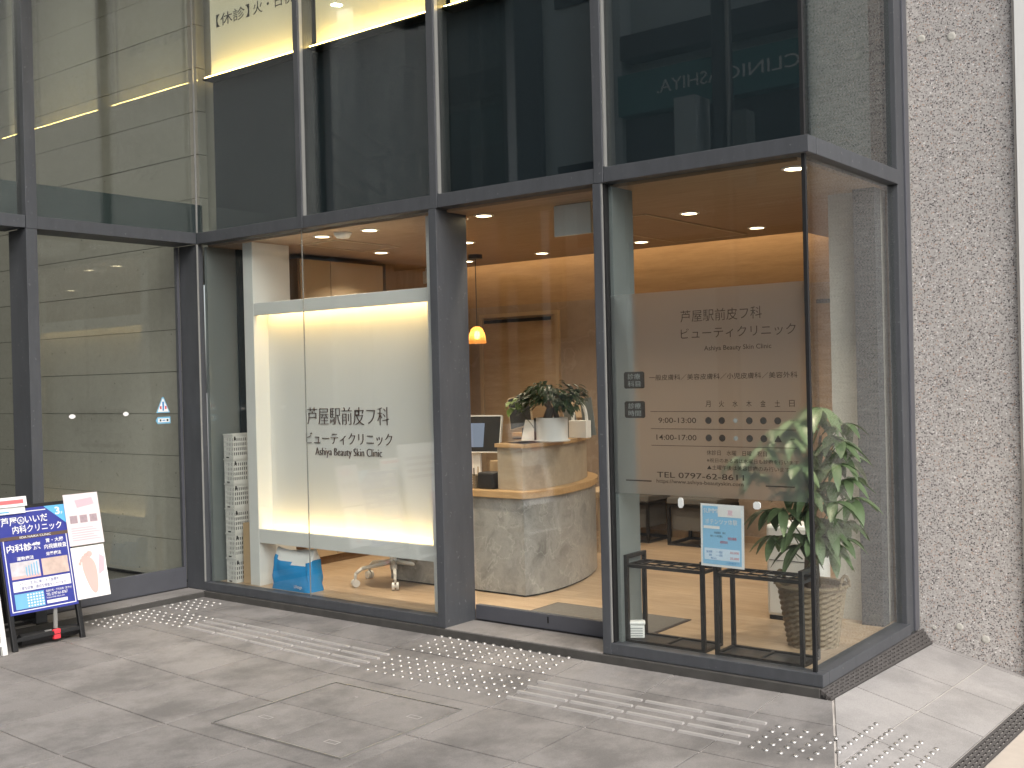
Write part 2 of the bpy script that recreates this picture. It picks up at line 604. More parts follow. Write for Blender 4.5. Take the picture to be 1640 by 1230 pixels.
# wide base sheet: the street out to the horizon
st = MB().box(-220, 220, -220, 220, -0.7, -0.42).build('ground', 'street')
struct(st)
pav = MB()
xs = [-0.02 + 0.1 * i for i in range(56)]
ys = [1.4 - 0.1 * i for i in range(52)]
vid = {}
for i, x in enumerate(xs):
    for j, y in enumerate(ys):
        vid[i, j] = len(pav.v)
        pav.v.append((x, y, max(-0.3, gz(x, y)) - 0.0065))
for i in range(len(xs) - 1):
    for j in range(len(ys) - 1):
        if xs[i] < 4.3 and ys[j] > 0.02:
            continue
        pav.f.append((vid[i, j], vid[i + 1, j], vid[i + 1, j + 1], vid[i, j + 1]))
        pav.mi.append(0)
pavement = struct(pav.build('pavement', 'mortar'))

CR = (0.283, -0.688)     # direction of the hip joint from (XK, 0.012)
cn = (-CR[1], CR[0])     # normal pointing right
cc = cn[0] * XK + cn[1] * 0.012
def add_tile(poly, m, zf):
    if len(poly) < 3:
        return
    ar = sum(poly[i][0] * poly[(i + 1) % len(poly)][1] - poly[(i + 1) % len(poly)][0] * poly[i][1] for i in range(len(poly))) / 2
    if abs(ar) < 0.004:
        return
    n = len(poly)
    lift = random.uniform(-0.0006, 0.0006)
    b = MB()
    b.add([(x, y, zf(x, y) + lift) for x, y in poly] + [(x, y, zf(x, y) - 0.03) for x, y in poly],
          [tuple(range(n)), tuple(reversed(range(n, 2 * n)))] + [(i, n + i, n + (i + 1) % n, (i + 1) % n) for i in range(n)])
    b.build('paving_tile', m, pavement, bevel=0.0015)
gp = 0.0042
TX = [0.0, 0.43, 0.965, 1.512, 2.05, 2.60, 3.115, 3.625, 4.17, 4.70, 5.25]
TY = [-0.022, -0.30, -0.79, -1.26, -1.745, -2.235, -2.72, -3.2, -3.7]
for i in range(len(TX) - 1):
    for j in range(len(TY) - 1):
        poly = [(TX[i] + gp, TY[j + 1] + gp), (TX[i + 1] - gp, TY[j + 1] + gp), (TX[i + 1] - gp, TY[j] - gp), (TX[i] + gp, TY[j] - gp)]
        poly = clip(poly, cn[0], cn[1], cc - gp)
        add_tile(poly, 'tile', z_main)
RX = [XK, 4.67, 4.945]
RY = [1.40, 1.345, 0.785, 0.27, -0.25, -0.77, -1.29]
for i in range(2):
    for j in range(len(RY) - 1):
        poly = [(RX[i] + gp, RY[j + 1] + gp), (RX[i + 1] - gp, RY[j + 1] + gp), (RX[i + 1] - gp, RY[j] - gp), (RX[i] + gp, RY[j] - gp)]
        poly = clip(poly, -cn[0], -cn[1], -cc - gp)
        add_tile(poly, 'tile_daylit', z_ramp)
kerb_out = MB()
kerb_out.add([(5.035, y, z_ramp(5.035, y) - 0.002) for y in (1.4, -1.4)] + [(7.5, y, z_ramp(5.035, y) - 0.05) for y in (-1.4, 1.4)] +
             [(5.035, y, -0.4) for y in (1.4, -1.4)] + [(7.5, y, -0.4) for y in (-1.4, 1.4)],
             [(0, 1, 2, 3), (0, 4, 5, 1), (1, 5, 6, 2), (2, 6, 7, 3), (3, 7, 4, 0), (4, 7, 6, 5)])
struct(kerb_out.build('street_footway', 'beige'))

# tactile paving studs and bars: pieces of the pavement
sb = MB().lathe([(0.0125, -0.003), (0.012, 0.002), (0.009, 0.0052), (0.0, 0.0062)], 10)
stud0 = sb.build('tactile_stud', 'tactile', pavement, smooth=True)
stud_first = [True]
def stud(x, y):
    if stud_first[0]:
        o = stud0
        stud_first[0] = False
    else:
        o = stud0.copy()
        COL.objects.link(o)
    o.location = (x, y, gz(x, y) + 0.0005)
for k in range(5):
    for j in range(14):
        if j == 5:
            continue
        stud(0.05 + 0.064 * k, -0.115 - 0.0612 * j)
for k in range(5):
    for j in range(5):
        stud(0.38 + 0.0635 * k, -0.423 - 0.0598 * j)
for k in range(15):
    for j in range(5):
        stud(2.157 + 0.0614 * k + 0.005 * j, -0.030 - 0.0628 * j)
        stud(2.19 + 0.061 * k + 0.003 * j, -0.404 - 0.062 * j)
for k in range(5):
    for j in range(5):
        stud(4.324 + 0.0604 * k, -0.407 - 0.0623 * j)
for k in range(5):
    for j in range(13):
        x, y = 4.613 + 0.061 * k + 0.0015 * j, -0.085 - 0.0625 * j
        if cn[0] * x + cn[1] * y > cc + 0.005 and not (y < -0.38 and x < 4.6):
            stud(x, y)
def bars(x0, x1, n, rows):
    L = (x1 - x0) / n
    for y in rows:
        for k in range(n):
            a, b = x0 + k * L + 0.005, x0 + (k + 1) * L - 0.012
            za, zb = gz(a, y), gz(b, y)
            h = 0.0085
            vs = []
            for x, z, e in ((a, za, 0.004), (b, zb, -0.004)):
                vs += [(x, y - 0.0115, z - 0.004), (x + e, y - 0.008, z + h), (x + e, y + 0.008, z + h), (x, y + 0.0115, z - 0.004)]
            MB().add(vs, [(0, 1, 2, 3), (7, 6, 5, 4), (0, 4, 5, 1), (1, 5, 6, 2), (2, 6, 7, 3), (3, 7, 4, 0)]).build('tactile_bar', 'tactile_bar', pavement)
bars(0.66, 2.145, 5, [-0.425, -0.498, -0.572, -0.646])
bars(3.095, 4.285, 4, [-0.407, -0.488, -0.566, -0.648])

# manhole cover set into the tiles
mh = thing('manhole_cover', 'square paved manhole cover with thin metal edge set in the tiles', 'manhole cover', (2.63, -1.26, 0))
def mz(x, y):
    return z_main(x + 2.63, y - 1.26)
def mquad(x0, x1, y0, y1, dz):
    b = MB()
    P = [(x0, y0), (x1, y0), (x1, y1), (x0, y1)]
    b.add([(x, y, mz(x, y) + dz) for x, y in P] + [(x, y, mz(x, y) - 0.02) for x, y in P],
          [(0, 1, 2, 3), (7, 6, 5, 4), (0, 4, 5, 1), (1, 5, 6, 2), (2, 6, 7, 3), (3, 7, 4, 0)])
    return b
mh_f = MB()
for (a, b, c, d) in ((-.408, .408, -.37, -.364), (-.408, .408, .364, .37), (-.408, -.402, -.364, .364), (.402, .408, -.364, .364)):
    q = mquad(a, b, c, d, 0.0085)
    mh_f.add(q.v, q.f)
mh_f.build('rim', 'tactile', mh)
for (a, b) in ((-.398, -.003), (.003, .398)):
    for (c, d) in ((-.36, -.002), (.002, .36)):
        mquad(a, b, c, d, 0.0070).build('cover_plate', 'tile', mh, bevel=0.001)
for (a, c) in ((-.30, -.20), (.20, -.27), (-.20, .22), (.26, .16)):
    k = MB()
    for (x0, x1, y0, y1) in ((a, a + .07, c, c + .004), (a, a + .07, c + .03, c + .034), (a, a + .004, c + .004, c + .03), (a + .066, a + .07, c + .004, c + .03)):
        q = mquad(x0, x1, y0, y1, 0.0082)
        k.add(q.v, q.f)
    k.build('lifting_key_slot', 'tactile_bar', mh)

# drain gratings
def grating(name, label, x0, x1, y0, y1, zf, nb):
    t = thing(name, label, 'drain grating', ((x0 + x1) / 2, (y0 + y1) / 2, 0), 'slotted drain gratings')
    ox, oy = (x0 + x1) / 2, (y0 + y1) / 2
    def slab(b, xa, xb, ya, yb, z1, z0):
        P = [(xa, ya), (xb, ya), (xb, yb), (xa, yb)]
        b.add([(x - ox, y - oy, zf(x, y) + z1) for x, y in P] + [(x - ox, y - oy, zf(x, y) + z0) for x, y in P],
              [(0, 1, 2, 3), (7, 6, 5, 4), (0, 4, 5, 1), (1, 5, 6, 2), (2, 6, 7, 3), (3, 7, 4, 0)])
    b = MB()
    w = (x1 - x0) / (nb * 2 + 1)
    for k in range(nb + 1):
        slab(b, x0 + 2 * k * w, x0 + (2 * k + 1) * w, y0, y1, 0.002, -0.02)
    for k in range(nb):
        y = y0 + (0.03 if k % 2 else 0.0)
        while y < y1 - 0.02:
            slab(b, x0 + (2 * k + 1) * w, x0 + (2 * k + 2) * w, y, min(y1, y + 0.02), 0.0014, -0.016)
            y += 0.062
    b.build('grate', 'grate', t)
    c = MB()
    slab(c, x0, x1, y0, y1, -0.022, -0.05)
    c.build('channel', 'dark_void', t)
    return t
grating('drain_grating', 'narrow dark drain grating along the glass corner of the clinic', 4.345, 4.392, -0.012, 1.39, lambda x, y: -0.006 - (x - 4.343) / 0.049 * 0.034 - 0.027 * max(0, y) * (x - 4.343) / 0.049, 4)
grating('drain_grating', 'wide grey drain grating at the street edge of the pavement', 4.950, 5.030, -1.39, 1.39, z_ramp, 4)

# ------------------------------------------------------------------ the building
W = 4.339
F = 0.05         # interior floor level
CE = 2.33        # interior ceiling
ZB, ZT, ZTOP = 2.345, 2.42, 5.2
bld = thing('clinic_building', 'dark metal and glass shopfront of a street corner clinic building', 'building')
def part(name, b, m='frame', parent=None, bevel=0.0025):
    return box(name, b, m, parent or bld, bevel)
# transoms
part('transom', (0.0, 2.123, 0.0, 0.09, ZB, ZT))
part('transom', (2.179, 3.219, 0.0, 0.27, ZB, ZT))
part('transom', (3.277, W, 0.0, 0.09, ZB, ZT))
part('transom', (W - 0.09, W + 0.001, 0.092, 1.175, ZB, ZT))
part('transom', (-0.24, -0.001, -1.13, -0.002, ZB, ZT))
part('transom', (-0.24, -0.001, -3.4, -1.205, ZB, ZT))
# mullions above the transom
def mull(x0, x1):
    m = part('mullion', (x0, x1, -0.004, 0.12, ZB - 0.002, ZTOP))
    box('bead', (x1 + 0.0005, x1 + 0.007, 0.006, 0.03, ZT + 0.004, ZTOP), 'frame_bead', m)
mull(1.020, 1.064)
mull(2.125, 2.177)
mull(3.221, 3.275)
m = part('mullion', (-0.10, 0.004, -1.203, -1.132, ZB - 0.002, ZTOP))
box('bead', (0.0045, 0.010, -0.006, 0.006, ZT, ZTOP), 'frame_bead', bld)
# lower piers
part('corner_pier', (-0.20, 0.0, 0.0, 0.05, 0.0, ZB - 0.003))
part('pier', (2.109, 2.166, -0.003, 0.26, 0.0, ZB - 0.003))
pr = part('pier', (3.21, 3.258, -0.003, 0.26, 0.0, ZB - 0.003))
box('side_panel', (3.2585, 3.290, 0.052, 0.248, 0.045, CE), 'grey_panel', pr, 0.002)
box('seal', (3.2585, 3.272, 0.012, 0.05, 0.06, ZB - 0.004), 'black', pr)
box('bead', (3.2585, 3.264, 0.0, 0.010, 0.06, ZB - 0.004), 'frame_bead', pr)
part('pier', (-0.20, 0.003, -1.205, -1.135, 0.0, ZB - 0.003))
box('bead', (0.0035, 0.009, -0.008, 0.004, 0.06, ZB - 0.003), 'frame_bead', bld)
box('side_panel', (0.004, 0.030, 0.055, 0.30, F, CE), 'grey_panel', bld)
box('side_panel', (0.012, 0.040, 0.302, 0.42, F, CE), 'spandrel', bld)
# sills
part('sill', (0.004, 2.108, 0.0, 0.075, 0.0, 0.056))
part('sill', (3.259, W + 0.012, 0.0, 0.075, 0.0, 0.056))
part('sill', (W - 0.075, W + 0.012, 0.0755, 1.178, 0.0, 0.056))
# kerb and thresholds
box('kerb', (0.0, XK - 0.05, -0.018, 0.30, -0.16, -0.002), 'kerb', bld, 0.003)
box('kerb', (-0.30, 0.016, -3.4, -0.0185, -0.16, -0.006), 'kerb', bld, 0.003)
for x0, x1 in ((2.168, 2.66), (2.664, 3.208)):
    box('threshold_tile', (x0, x1, -0.012, 0.243, -0.01, 0.003), 'tile', bld, 0.001)
for y0, y1 in ((-1.13, -0.57), (-0.567, -0.004)):
    box('threshold_tile', (-0.19, 0.004, y0, y1, -0.02, 0.0), 'tile', bld, 0.001)
box('threshold_tile', (-0.19, 0.004, -3.3, -1.208, -0.02, 0.0), 'tile', bld, 0.001)
# glass
def pane(b, m='glass'):
    return box('window_pane', b, m, bld)
GY0, GY1 = 0.030, 0.040
pane((0.032, 1.0145, GY0, GY1, 0.05, ZB + 0.004))
pane((1.0175, 2.112, GY0, GY1, 0.05, ZB + 0.004))
box('glass_joint', (1.0148, 1.0172, GY0 + 0.001, GY1 - 0.001, 0.056, ZB), 'frame_bead', bld)
pane((3.265, W - 0.045, GY0, GY1, 0.05, ZB + 0.004))
pane((W - 0.040, W - 0.030, 0.045, 1.165, 0.05, ZB + 0.004))
box('corner_seal', (W - 0.0445, W - 0.028, 0.026, 0.0445, 0.056, ZB), 'black', bld)
for a, b in ((0.006, 1.021), (1.063, 2.126), (2.176, 3.222), (3.274, W - 0.045)):
    pane((a, b, GY0, GY1, ZT - 0.004, ZTOP), 'glass_up')
pane((W - 0.040, W - 0.030, 0.045, 1.165, ZT - 0.004, ZTOP), 'glass_up')
box('corner_seal', (W - 0.0445, W - 0.028, 0.026, 0.0445, ZT, ZTOP), 'black', bld)
pane((-0.045, -0.035, -1.133, -0.003, ZT - 0.004, ZTOP), 'glass_up')
pane((-0.045, -0.035, -3.4, -1.202, ZT - 0.004, ZTOP), 'glass_up')
pane((-0.205, -0.195, -3.3, -1.204, 0.03, ZB), 'glass')
# right jamb beside the aggregate wall
part('jamb', (W - 0.06, W - 0.004, 1.166, 1.27, 0.0, ZTOP))
part('jamb', (W - 0.05, W + 0.006, 1.272, 1.335, 0.0, ZTOP), 'rail')
box('sealant', (W - 0.05, W - 0.012, 1.336, 1.398, 0.0, ZTOP), 'frame_bead', bld)
# dark spandrel panels behind the upper glass
for a, b in ((0.012, 1.040), (1.042, 2.149), (2.151, 3.247), (3.249, W - 0.06)):
    box('spandrel_panel', (a, b, 0.16, 0.18, ZT - 0.02, 3.47), 'spandrel', bld)
box('spandrel_panel', (2.63, W - 0.06, 0.16, 0.18, 3.472, ZTOP), 'spandrel', bld)
box('spandrel_panel', (W - 0.16, W - 0.14, 0.2, 1.17, ZT, ZTOP), 'spandrel_teal', bld)
box('slab_edge', (-0.12, -0.09, -1.13, 0.12, ZT - 0.06, 2.63), 'spandrel_teal', bld)
box('slab_edge', (-0.12, -0.09, -3.4, -1.205, ZT - 0.06, 2.63), 'spandrel_teal', bld)
# rooms above and core of the building, plus an added shading overhang
up_m = 'spandrel'
box('upper_floor', (-0.02, W - 0.2, 0.21, 3.5, 2.72, 2.78), up_m, bld)
box('upper_wall', (-0.05, W + 0.0, 1.6, 1.7, 2.8, ZTOP), up_m, bld)
box('storeys_and_added_overhang', (-6.0, 4.85, 0.0, 9.0, ZTOP + 0.002, 13.0), 'concrete', bld)
box('storeys_and_added_overhang', (-6.0, 1.9, -4.2, -0.002, ZTOP + 0.002, 13.0), 'concrete', bld)  # unseen overhang, added to keep sky light off the left paving and facade

# sliding doors
def sliding_door(name, label, front):
    t = thing(name, label, 'door')
    return t
dr = thing('sliding_door', 'glass sliding door with grey bottom rail into the clinic lobby', 'door', (2.69, 0.265, 0.0))
MB().box(-0.523, 0.517, -0.006, 0.03, 0.006, 0.088).build('bottom_rail', 'rail', dr, bevel=0.002)
MB().box(-0.523, 0.517, 0.004, 0.016, 0.089, 2.34).build('pane', 'glass', dr)
MB().box(-0.523, 0.517, -0.02, 0.045, -0.006, 0.0035).build('floor_track', 'black', dr)
MB().box(-0.012, -0.004, -0.0085, -0.0062, 0.04, 0.075).build('latch', 'black', dr)
d2 = thing('sliding_door', 'glass sliding door beside the bare concrete wall, two white dots on it', 'door', (-0.215, -0.57, 0.0))
MB().box(-0.012, 0.02, -0.565, 0.565, 0.004, 0.145).build('bottom_rail', 'rail', d2, bevel=0.002)
MB().box(0.002, 0.012, -0.56, 0.545, 0.146, 2.34).build('pane', 'glass', d2)
MB().box(-0.01, 0.018, 0.546, 0.566, 0.146, 2.34).build('stile', 'rail', d2)
MB().box(-0.03, 0.03, -0.565, 0.565, -0.004, 0.0035).build('floor_track', 'black', d2)
def sticker(name, label, pts, m, origin, rot, group=None):
    O = Vector(origin)
    b = MB()
    n = len(pts)
    vs = [O + rot @ Vector((x, y, 0.0008)) for x, y in pts] + [O + rot @ Vector((x, y, -0.0002)) for x, y in pts]
    b.add(vs, [tuple(range(n)), tuple(reversed(range(n, 2 * n)))] + [(i, n + i, n + (i + 1) % n, (i + 1) % n) for i in range(n)])
    o = b.build(name, m)
    return tag(o, label, 'sticker', group) if label else o
def octa(cx, cy, w, h):
    k = 0.35
    return [(cx - w, cy - h * k), (cx - w * k, cy - h), (cx + w * k, cy - h), (cx + w, cy - h * k), (cx + w, cy + h * k), (cx + w * k, cy + h), (cx - w * k, cy + h), (cx - w, cy + h * k)]
MT['blue'] = plain('sign_blue', (0.03, 0.20, 0.50), 0.5)
MT['pale_blue'] = plain('pale_blue_print', (0.16, 0.42, 0.62), 0.5)
MT['red'] = plain('sign_red', (0.60, 0.06, 0.08), 0.5)
DX = -0.2015
sticker('glass_marker', 'small white dot sticker on left door glass, farther from the pier', octa(-0.822, 1.212, 0.022, 0.014), 'white_text', (DX, 0, 0), FACE_X, 'white dots on the door glass')
sticker('glass_marker', 'small white dot sticker on left door glass, nearer the blue triangle sign', octa(-0.441, 1.213, 0.020, 0.014), 'white_text', (DX, 0, 0), FACE_X, 'white dots on the door glass')
wt = thing('warning_sticker', 'blue and white triangle warning sticker on the automatic door glass', 'sticker', (DX, -0.155, 1.21))
def loc_st(pts, m, parent, dz=0.0, name='panel'):
    b = MB()
    n = len(pts)
    b.add([(0.001 + dz, x, y) for x, y in pts] + [(dz, x, y) for x, y in pts],
          [tuple(range(n)), tuple(reversed(range(n, 2 * n)))] + [(i, n + i, n + (i + 1) % n, (i + 1) % n) for i in range(n)])
    return b.build(name, m, parent)
loc_st([(-0.055, 0.0), (0.05, 0.0), (0.004, 0.105), (-0.008, 0.105)], 'pale_blue', wt, 0.0, 'triangle_border')
loc_st([(-0.045, 0.006), (0.041, 0.006), (0.0, 0.096), (-0.005, 0.096)], 'white_text', wt, 0.0012, 'triangle_field')
loc_st([(-0.007, 0.014), (0.003, 0.014), (0.005, 0.075), (-0.009, 0.075)], 'blue', wt, 0.0024, 'door_mark')
loc_st([(-0.028, 0.025), (-0.016, 0.025), (-0.016, 0.045), (-0.028, 0.045)], 'red', wt, 0.0024, 'figure_mark')
loc_st([(0.012, 0.025), (0.024, 0.025), (0.024, 0.045), (0.012, 0.045)], 'red', wt, 0.0024, 'figure_mark')
w2 = thing('warning_sticker', 'small pale blue rectangular sticker below the triangle on the door glass', 'sticker', (DX, -0.157, 1.158))
loc_st([(-0.06, 0.0), (-0.045, -0.022), (0.055, -0.022), (0.055, 0.024), (-0.045, 0.024)], 'pale_blue', w2, 0.0, 'border')
loc_st([(-0.042, -0.012), (0.047, -0.012), (0.047, 0.014), (-0.042, 0.014)], 'white_text', w2, 0.0012, 'field')
loc_st([(-0.03, -0.006), (-0.018, -0.006), (-0.018, 0.008), (-0.03, 0.008)], 'black_text', w2, 0.0024, 'mark')
loc_st([(-0.008, -0.002), (0.014, -0.002), (0.014, 0.004), (-0.008, 0.004)], 'blue', w2, 0.0024, 'mark')
loc_st([(0.024, -0.006), (0.038, -0.006), (0.038, 0.008), (0.024, 0.008)], 'black_text', w2, 0.0024, 'mark')

# board-formed concrete wall of the entrance hall
cw = thing('concrete_wall', 'bare concrete wall with horizontal board joints behind the left glass', 'wall', (0, 0, 0))
for k in range(18):
    z0, z1 = -0.01 + 0.3 * k + 0.002, -0.01 + 0.3 * (k + 1) - 0.002
    MB().box(-4.6, -0.202 if z1 < 2.345 else -0.125, 0.128 + 0.0015 * math.sin(k * 2.3), 0.20, z0, min(z1, 5.19)).build('concrete_course', 'concrete', cw, bevel=0.002)
box('joint_backing', (-4.6, -0.21, 0.138, 0.198, 0.0, 5.19), 'kerb', cw)
box('skirting', (-4.6, -0.21, 0.112, 0.126, 0.003, 0.022), 'black', cw)
struct(box('hall_floor', (-4.6, -0.235, -3.4, 0.112, -0.1, -0.001), plain('hall_floor_tile', (0.085, 0.08, 0.07), 0.35, var=0.15)))
struct(box('hall_ceiling', (-4.6, -0.05, -3.4, 0.127, 5.15, 5.19), 'plaster'))
box('hall_wall', (-0.35, 0.0105, 0.205, 0.23, 2.43, 5.19), 'concrete', cw)
box('hall_wall', (-4.7, -4.61, -3.4, 0.2, 0.0, 5.19), 'concrete', cw)
box('hall_wall', (-4.6, -0.01, -3.55, -3.42, 0.0, 5.19), 'opp_wall_hall', cw)

# stair landing in the hall (seen only mirrored in the upper panes)
hsr = thing('hall_stair', 'dark stair railing and column mirrored in the upper panes', 'railing', (-1.0, -2.6, 0.0))
rb_ = MB()
for dz in (0.0, -0.22, -0.44, -0.66):
    rb_.bar((-0.62, 0, 4.06 + dz), (0.5, 0, 3.30 + dz), 0.030)
rb_.build('sloping_rail', 'blackmetal', hsr)
MB().bar((-0.40, -0.25, 3.50), (0.47, -0.25, 3.49), 0.032).build('landing_rail', 'blackmetal', hsr)
for x in (-0.39, -0.07, 0.46):
    MB().bar((x, -0.25, 2.72), (x, -0.25, 3.49), 0.032).build('post', 'blackmetal', hsr)
MB().box(-0.7, 0.6, -0.5, 0.02, 2.60, 2.72).build('landing', 'concrete', hsr)
MB().box(0.04, 0.22, -0.4, -0.25, 2.72, 4.3).box(-0.05, 0.27, -0.42, -0.23, 4.301, 5.1).build('column', 'opp_dark', hsr)
MB().box(-0.62, -0.58, -0.45, -0.40, 0.0, 2.60).box(0.5, 0.54, -0.45, -0.40, 0.0, 2.60).build('landing_prop', 'blackmetal', hsr)
MB().box(0.62, 0.85, -0.60, -0.45, 0.0, 5.1).build('pilaster', 'opp_dark', hsr)
MB().box(-0.85, -0.62, -0.60, -0.45, 0.0, 5.1).build('pilaster', 'opp_dark', hsr)

# aggregate wall and white pilaster on the right
aw = thing('aggregate_wall', 'rough grey exposed aggregate wall right of the glass corner', 'wall', (4.30, 1.40, 0.0))
MB().box(0.0, 0.555, 0.0, 0.25, -0.5, 13.0).build('aggregate_face', 'aggregate', aw)
MB().box(0.0005, 0.017, -0.010, 0.0, -0.03, 6.0).build('edge_bead', 'frame_bead', aw)
for (x, z, r) in ((0.10, 3.14, .022), (0.255, 3.12, .024), (0.23, 0.02, .02), (0.36, -0.03, .022), (0.10, 0.0, .012)):
    MB().lathe([(r, 0.0), (r * .85, 0.004), (r * .3, 0.0015), (0, 0.0015)], 12).build('patch_plug', 'plaster', aw, smooth=True)
    pl = aw.children[-1]
for ch in aw.children:
    if ch.name.startswith('patch_plug'):
        i = [c for c in aw.children if c.name.startswith('patch_plug')].index(ch)
        x, z, r = ((0.10, 3.14, .022), (0.255, 3.12, .024), (0.23, 0.02, .02), (0.36, -0.03, .022), (0.10, 0.0, .012))[i]
        ch.location = (x, 0.0005, z)
        ch.rotation_euler = (R(90), 0, 0)
wp = thing('white_pilaster', 'white painted pilaster at the right edge beside the aggregate wall', 'wall', (4.86, 1.39, 0))
MB().box(-0.004, 0.012, -0.01, 0.2, -0.5, 13.0).build('trim', plain('cream_trim', (0.62, 0.57, 0.52), 0.6), wp)
MB().box(0.0125, 0.9, -0.03, 0.2, -0.5, 13.0).build('face', 'white', wp)

# ------------------------------------------------------------------ backlit signs behind the upper glass
def lightbox(label, x0, x1, txt=None):
    t = thing('light_box', label, 'sign', (x0, 0.15, 3.475), 'backlit panels behind the upper glass')
    w = x1 - x0
    MB().box(0, w, 0.0, 0.012, 0.012, 1.7).build('acrylic_panel', 'acrylic', t)
    MB().box(0.0, w, -0.075, 0.03, -0.012, 0.0).build('tray', 'black', t)
    MB().box(0.004, w - 0.004, -0.062, -0.052, 0.002, 0.010).build('led_strip', 'led_box', t)
    for s in txt or ():
        text(s[0], s[1], (0, -0.0035, 0), FRONT, 'black_text', t, extrude=0.0005)
    return t
lightbox('yellow lit backlit panel with black Japanese lettering next to the inner corner', 0.012, 1.016,
         [('【休診】', (0.07, 0.42, 0.35, 0.435)), ('火・日祝', (0.46, 0.86, 0.35, 0.435))])
lightbox('wide blank yellow lit panel second from the inner corner', 1.068, 2.122)
lightbox('yellow lit panel of which only a low strip shows, above the door', 2.181, 2.62)

# ------------------------------------------------------------------ the clinic interior
fl_b = MB()
fl_b.prism([(0.0, 0.0765), (2.108, 0.0765), (2.108, 0.305), (3.262, 0.305), (3.262, 0.0765), (W - 0.078, 0.0765), (W - 0.078, 3.36), (0.0, 3.36)], -0.05, F)
struct(fl_b.build('interior_floor', 'floor_wood'))
box('threshold_edge', (2.168, 3.208, 0.312, 0.33, F, F + 0.004), 'rail', bld)
ceil = MB()
ceil.box(0.0, W - 0.09, 0.092, 2.52, CE, 2.40)
ceil.box(3.24, W - 0.09, 2.521, 3.36, CE, 2.40)
struct(ceil.build('ceiling', 'ceil_wood'))
struct(box('ceiling_recess', (-0.6, 3.30, 2.46, 3.5, 2.60, 2.66), 'plaster'))
bw = MB()
bw.box(-0.7, W, 3.36, 3.5, F, 2.05, 0)
bw.box(-0.7, W, 3.37, 3.5, 2.051, 2.62, 1)
struct(bw.build('wall_back', ['wall_stone', 'wall_upper']))
struct(box('wall_left', (-0.72, -0.62, 2.0, 3.5, 0.0, 2.66), 'wall_wood'))
struct(box('wall_left_near', (-0.08, 0.0, 0.43, 0.76, 0.0, 2.4), 'wall_wood'))
struct(box('wall_left_rear', (-0.62, -0.08, 1.9, 2.0, 0.0, 2.4), 'wall_wood'))
rw = MB()
rw.box(3.965, W - 0.1, 1.15, 1.25, F, CE)
struct(rw.build('wall_right_return', 'plaster'))
struct(box('wall_right', (4.05, 4.16, 1.251, 3.36, F, CE), 'wall_wood'))
struct(box('wall_cap', (-0.7, -0.001, 0.2, 2.52, 2.36, 2.42), 'ceil_wood'))
struct(box('skirting', (1.0, 4.04, 3.335, 3.358, F, F + 0.05), 'wall_wood'))
box('jamb_lining', (4.135, W - 0.09, 1.06, 1.149, F, CE), 'frame', bld)
cove = thing('cove_light', 'warm hidden strip light washing the top of the back wall', 'light', (1.3, 3.20, 2.50))
MB().box(-1.9, 1.9, -0.012, 0.012, 0.0, 0.012).build('led_strip', 'led_cove', cove)
MB().box(-1.9, 1.9, -0.05, -0.02, -0.03, 0.10).build('channel', 'black', cove)

# door in the back wall
bd = thing('interior_door', 'pale wooden door in a slim frame in the back wall', 'door', (0.18, 3.36, F))
MB().box(-0.42, 0.40, -0.022, 0.0, 0.0, 1.89).build('leaf', 'door_pale', bd)
fr = MB()
for b in ((-0.46, -0.425, -0.035, 0.0, 0, 1.93), (0.405, 0.44, -0.035, 0, 0, 1.93), (-0.425, 0.405, -0.035, 0, 1.895, 1.93)):
    fr.box(*b)
fr.build('frame', 'cabinet', bd)
MB().box(-0.40, 0.36, -0.034, -0.023, 1.845, 1.875).build('track', 'black', bd)
text('院 長 室', (0.05, 0.17, 1.215, 1.245), (0, -0.0235, 0), FRONT, 'dark_text', bd)
MB().tube((0.33, -0.05, 0.9), (0.33, -0.05, 1.2), 0.008).build('handle', 'frame_bead', bd)
rd = thing('interior_door', 'tan interior door with dark top track seen through the corner glass', 'door', (3.25, 3.36, F))
MB().box(-0.25, 0.35, -0.03, 0.0, 0.0, 1.86).build('leaf', 'door_pale', rd)
MB().box(-0.25, 0.35, -0.05, -0.031, 1.84, 1.87).build('track', 'black', rd)

# tall cabinet behind the sign
cb = thing('wall_cabinet', 'pale tall cabinet block behind the white sign near the ceiling', 'cabinet', (0, 0, 0))
MB().box(-0.5, 0.145, 0.762, 1.62, F, 2.29).build('carcass', 'panel_wood', cb)
for y0, y1 in ((0.766, 1.06), (1.066, 1.615)):
    MB().box(0.146, 0.166, y0, y1, F + 0.06, 2.288).build('door_panel', 'cabinet', cb, bevel=0.001)
MB().box(-0.5, 0.164, 0.745, 0.761, F, 2.288).build('end_panel', 'panel_wood', cb)

# downlights
DL = [(0.947, 0.27, 'downlight above the white sign frame, left of the smoke detector'), (1.362, 0.285, 'downlight above the white sign frame, right of the smoke detector'),
      (2.236, 0.335, 'downlight just inside the top left of the entrance door'), (4.163, 0.255, 'downlight in the glass corner, nearest to the street'),
      (0.561, 1.20, 'downlight in the second row, above the white sign board'), (1.363, 1.22, 'small downlight half hidden by the dark pier at the door'),
      (3.121, 1.158, 'downlight in the second row above the lettered window'), (0.582, 2.15, 'farthest small downlight beside the pendant lamp canopy'),
      (1.318, 2.155, 'downlight before the cove over the reception counter'), (2.201, 2.14, 'downlight before the cove beside the grey side panel'),
      (3.12, 2.065, 'downlight before the cove at the right of the lettered window')]
ring = MB().lathe([(0.060, 0.0), (0.060, -0.004), (0.046, -0.006), (0.046, 0.0)], 28)
disc = MB().lathe([(0.045, -0.0035), (0.0, -0.0035)], 28)
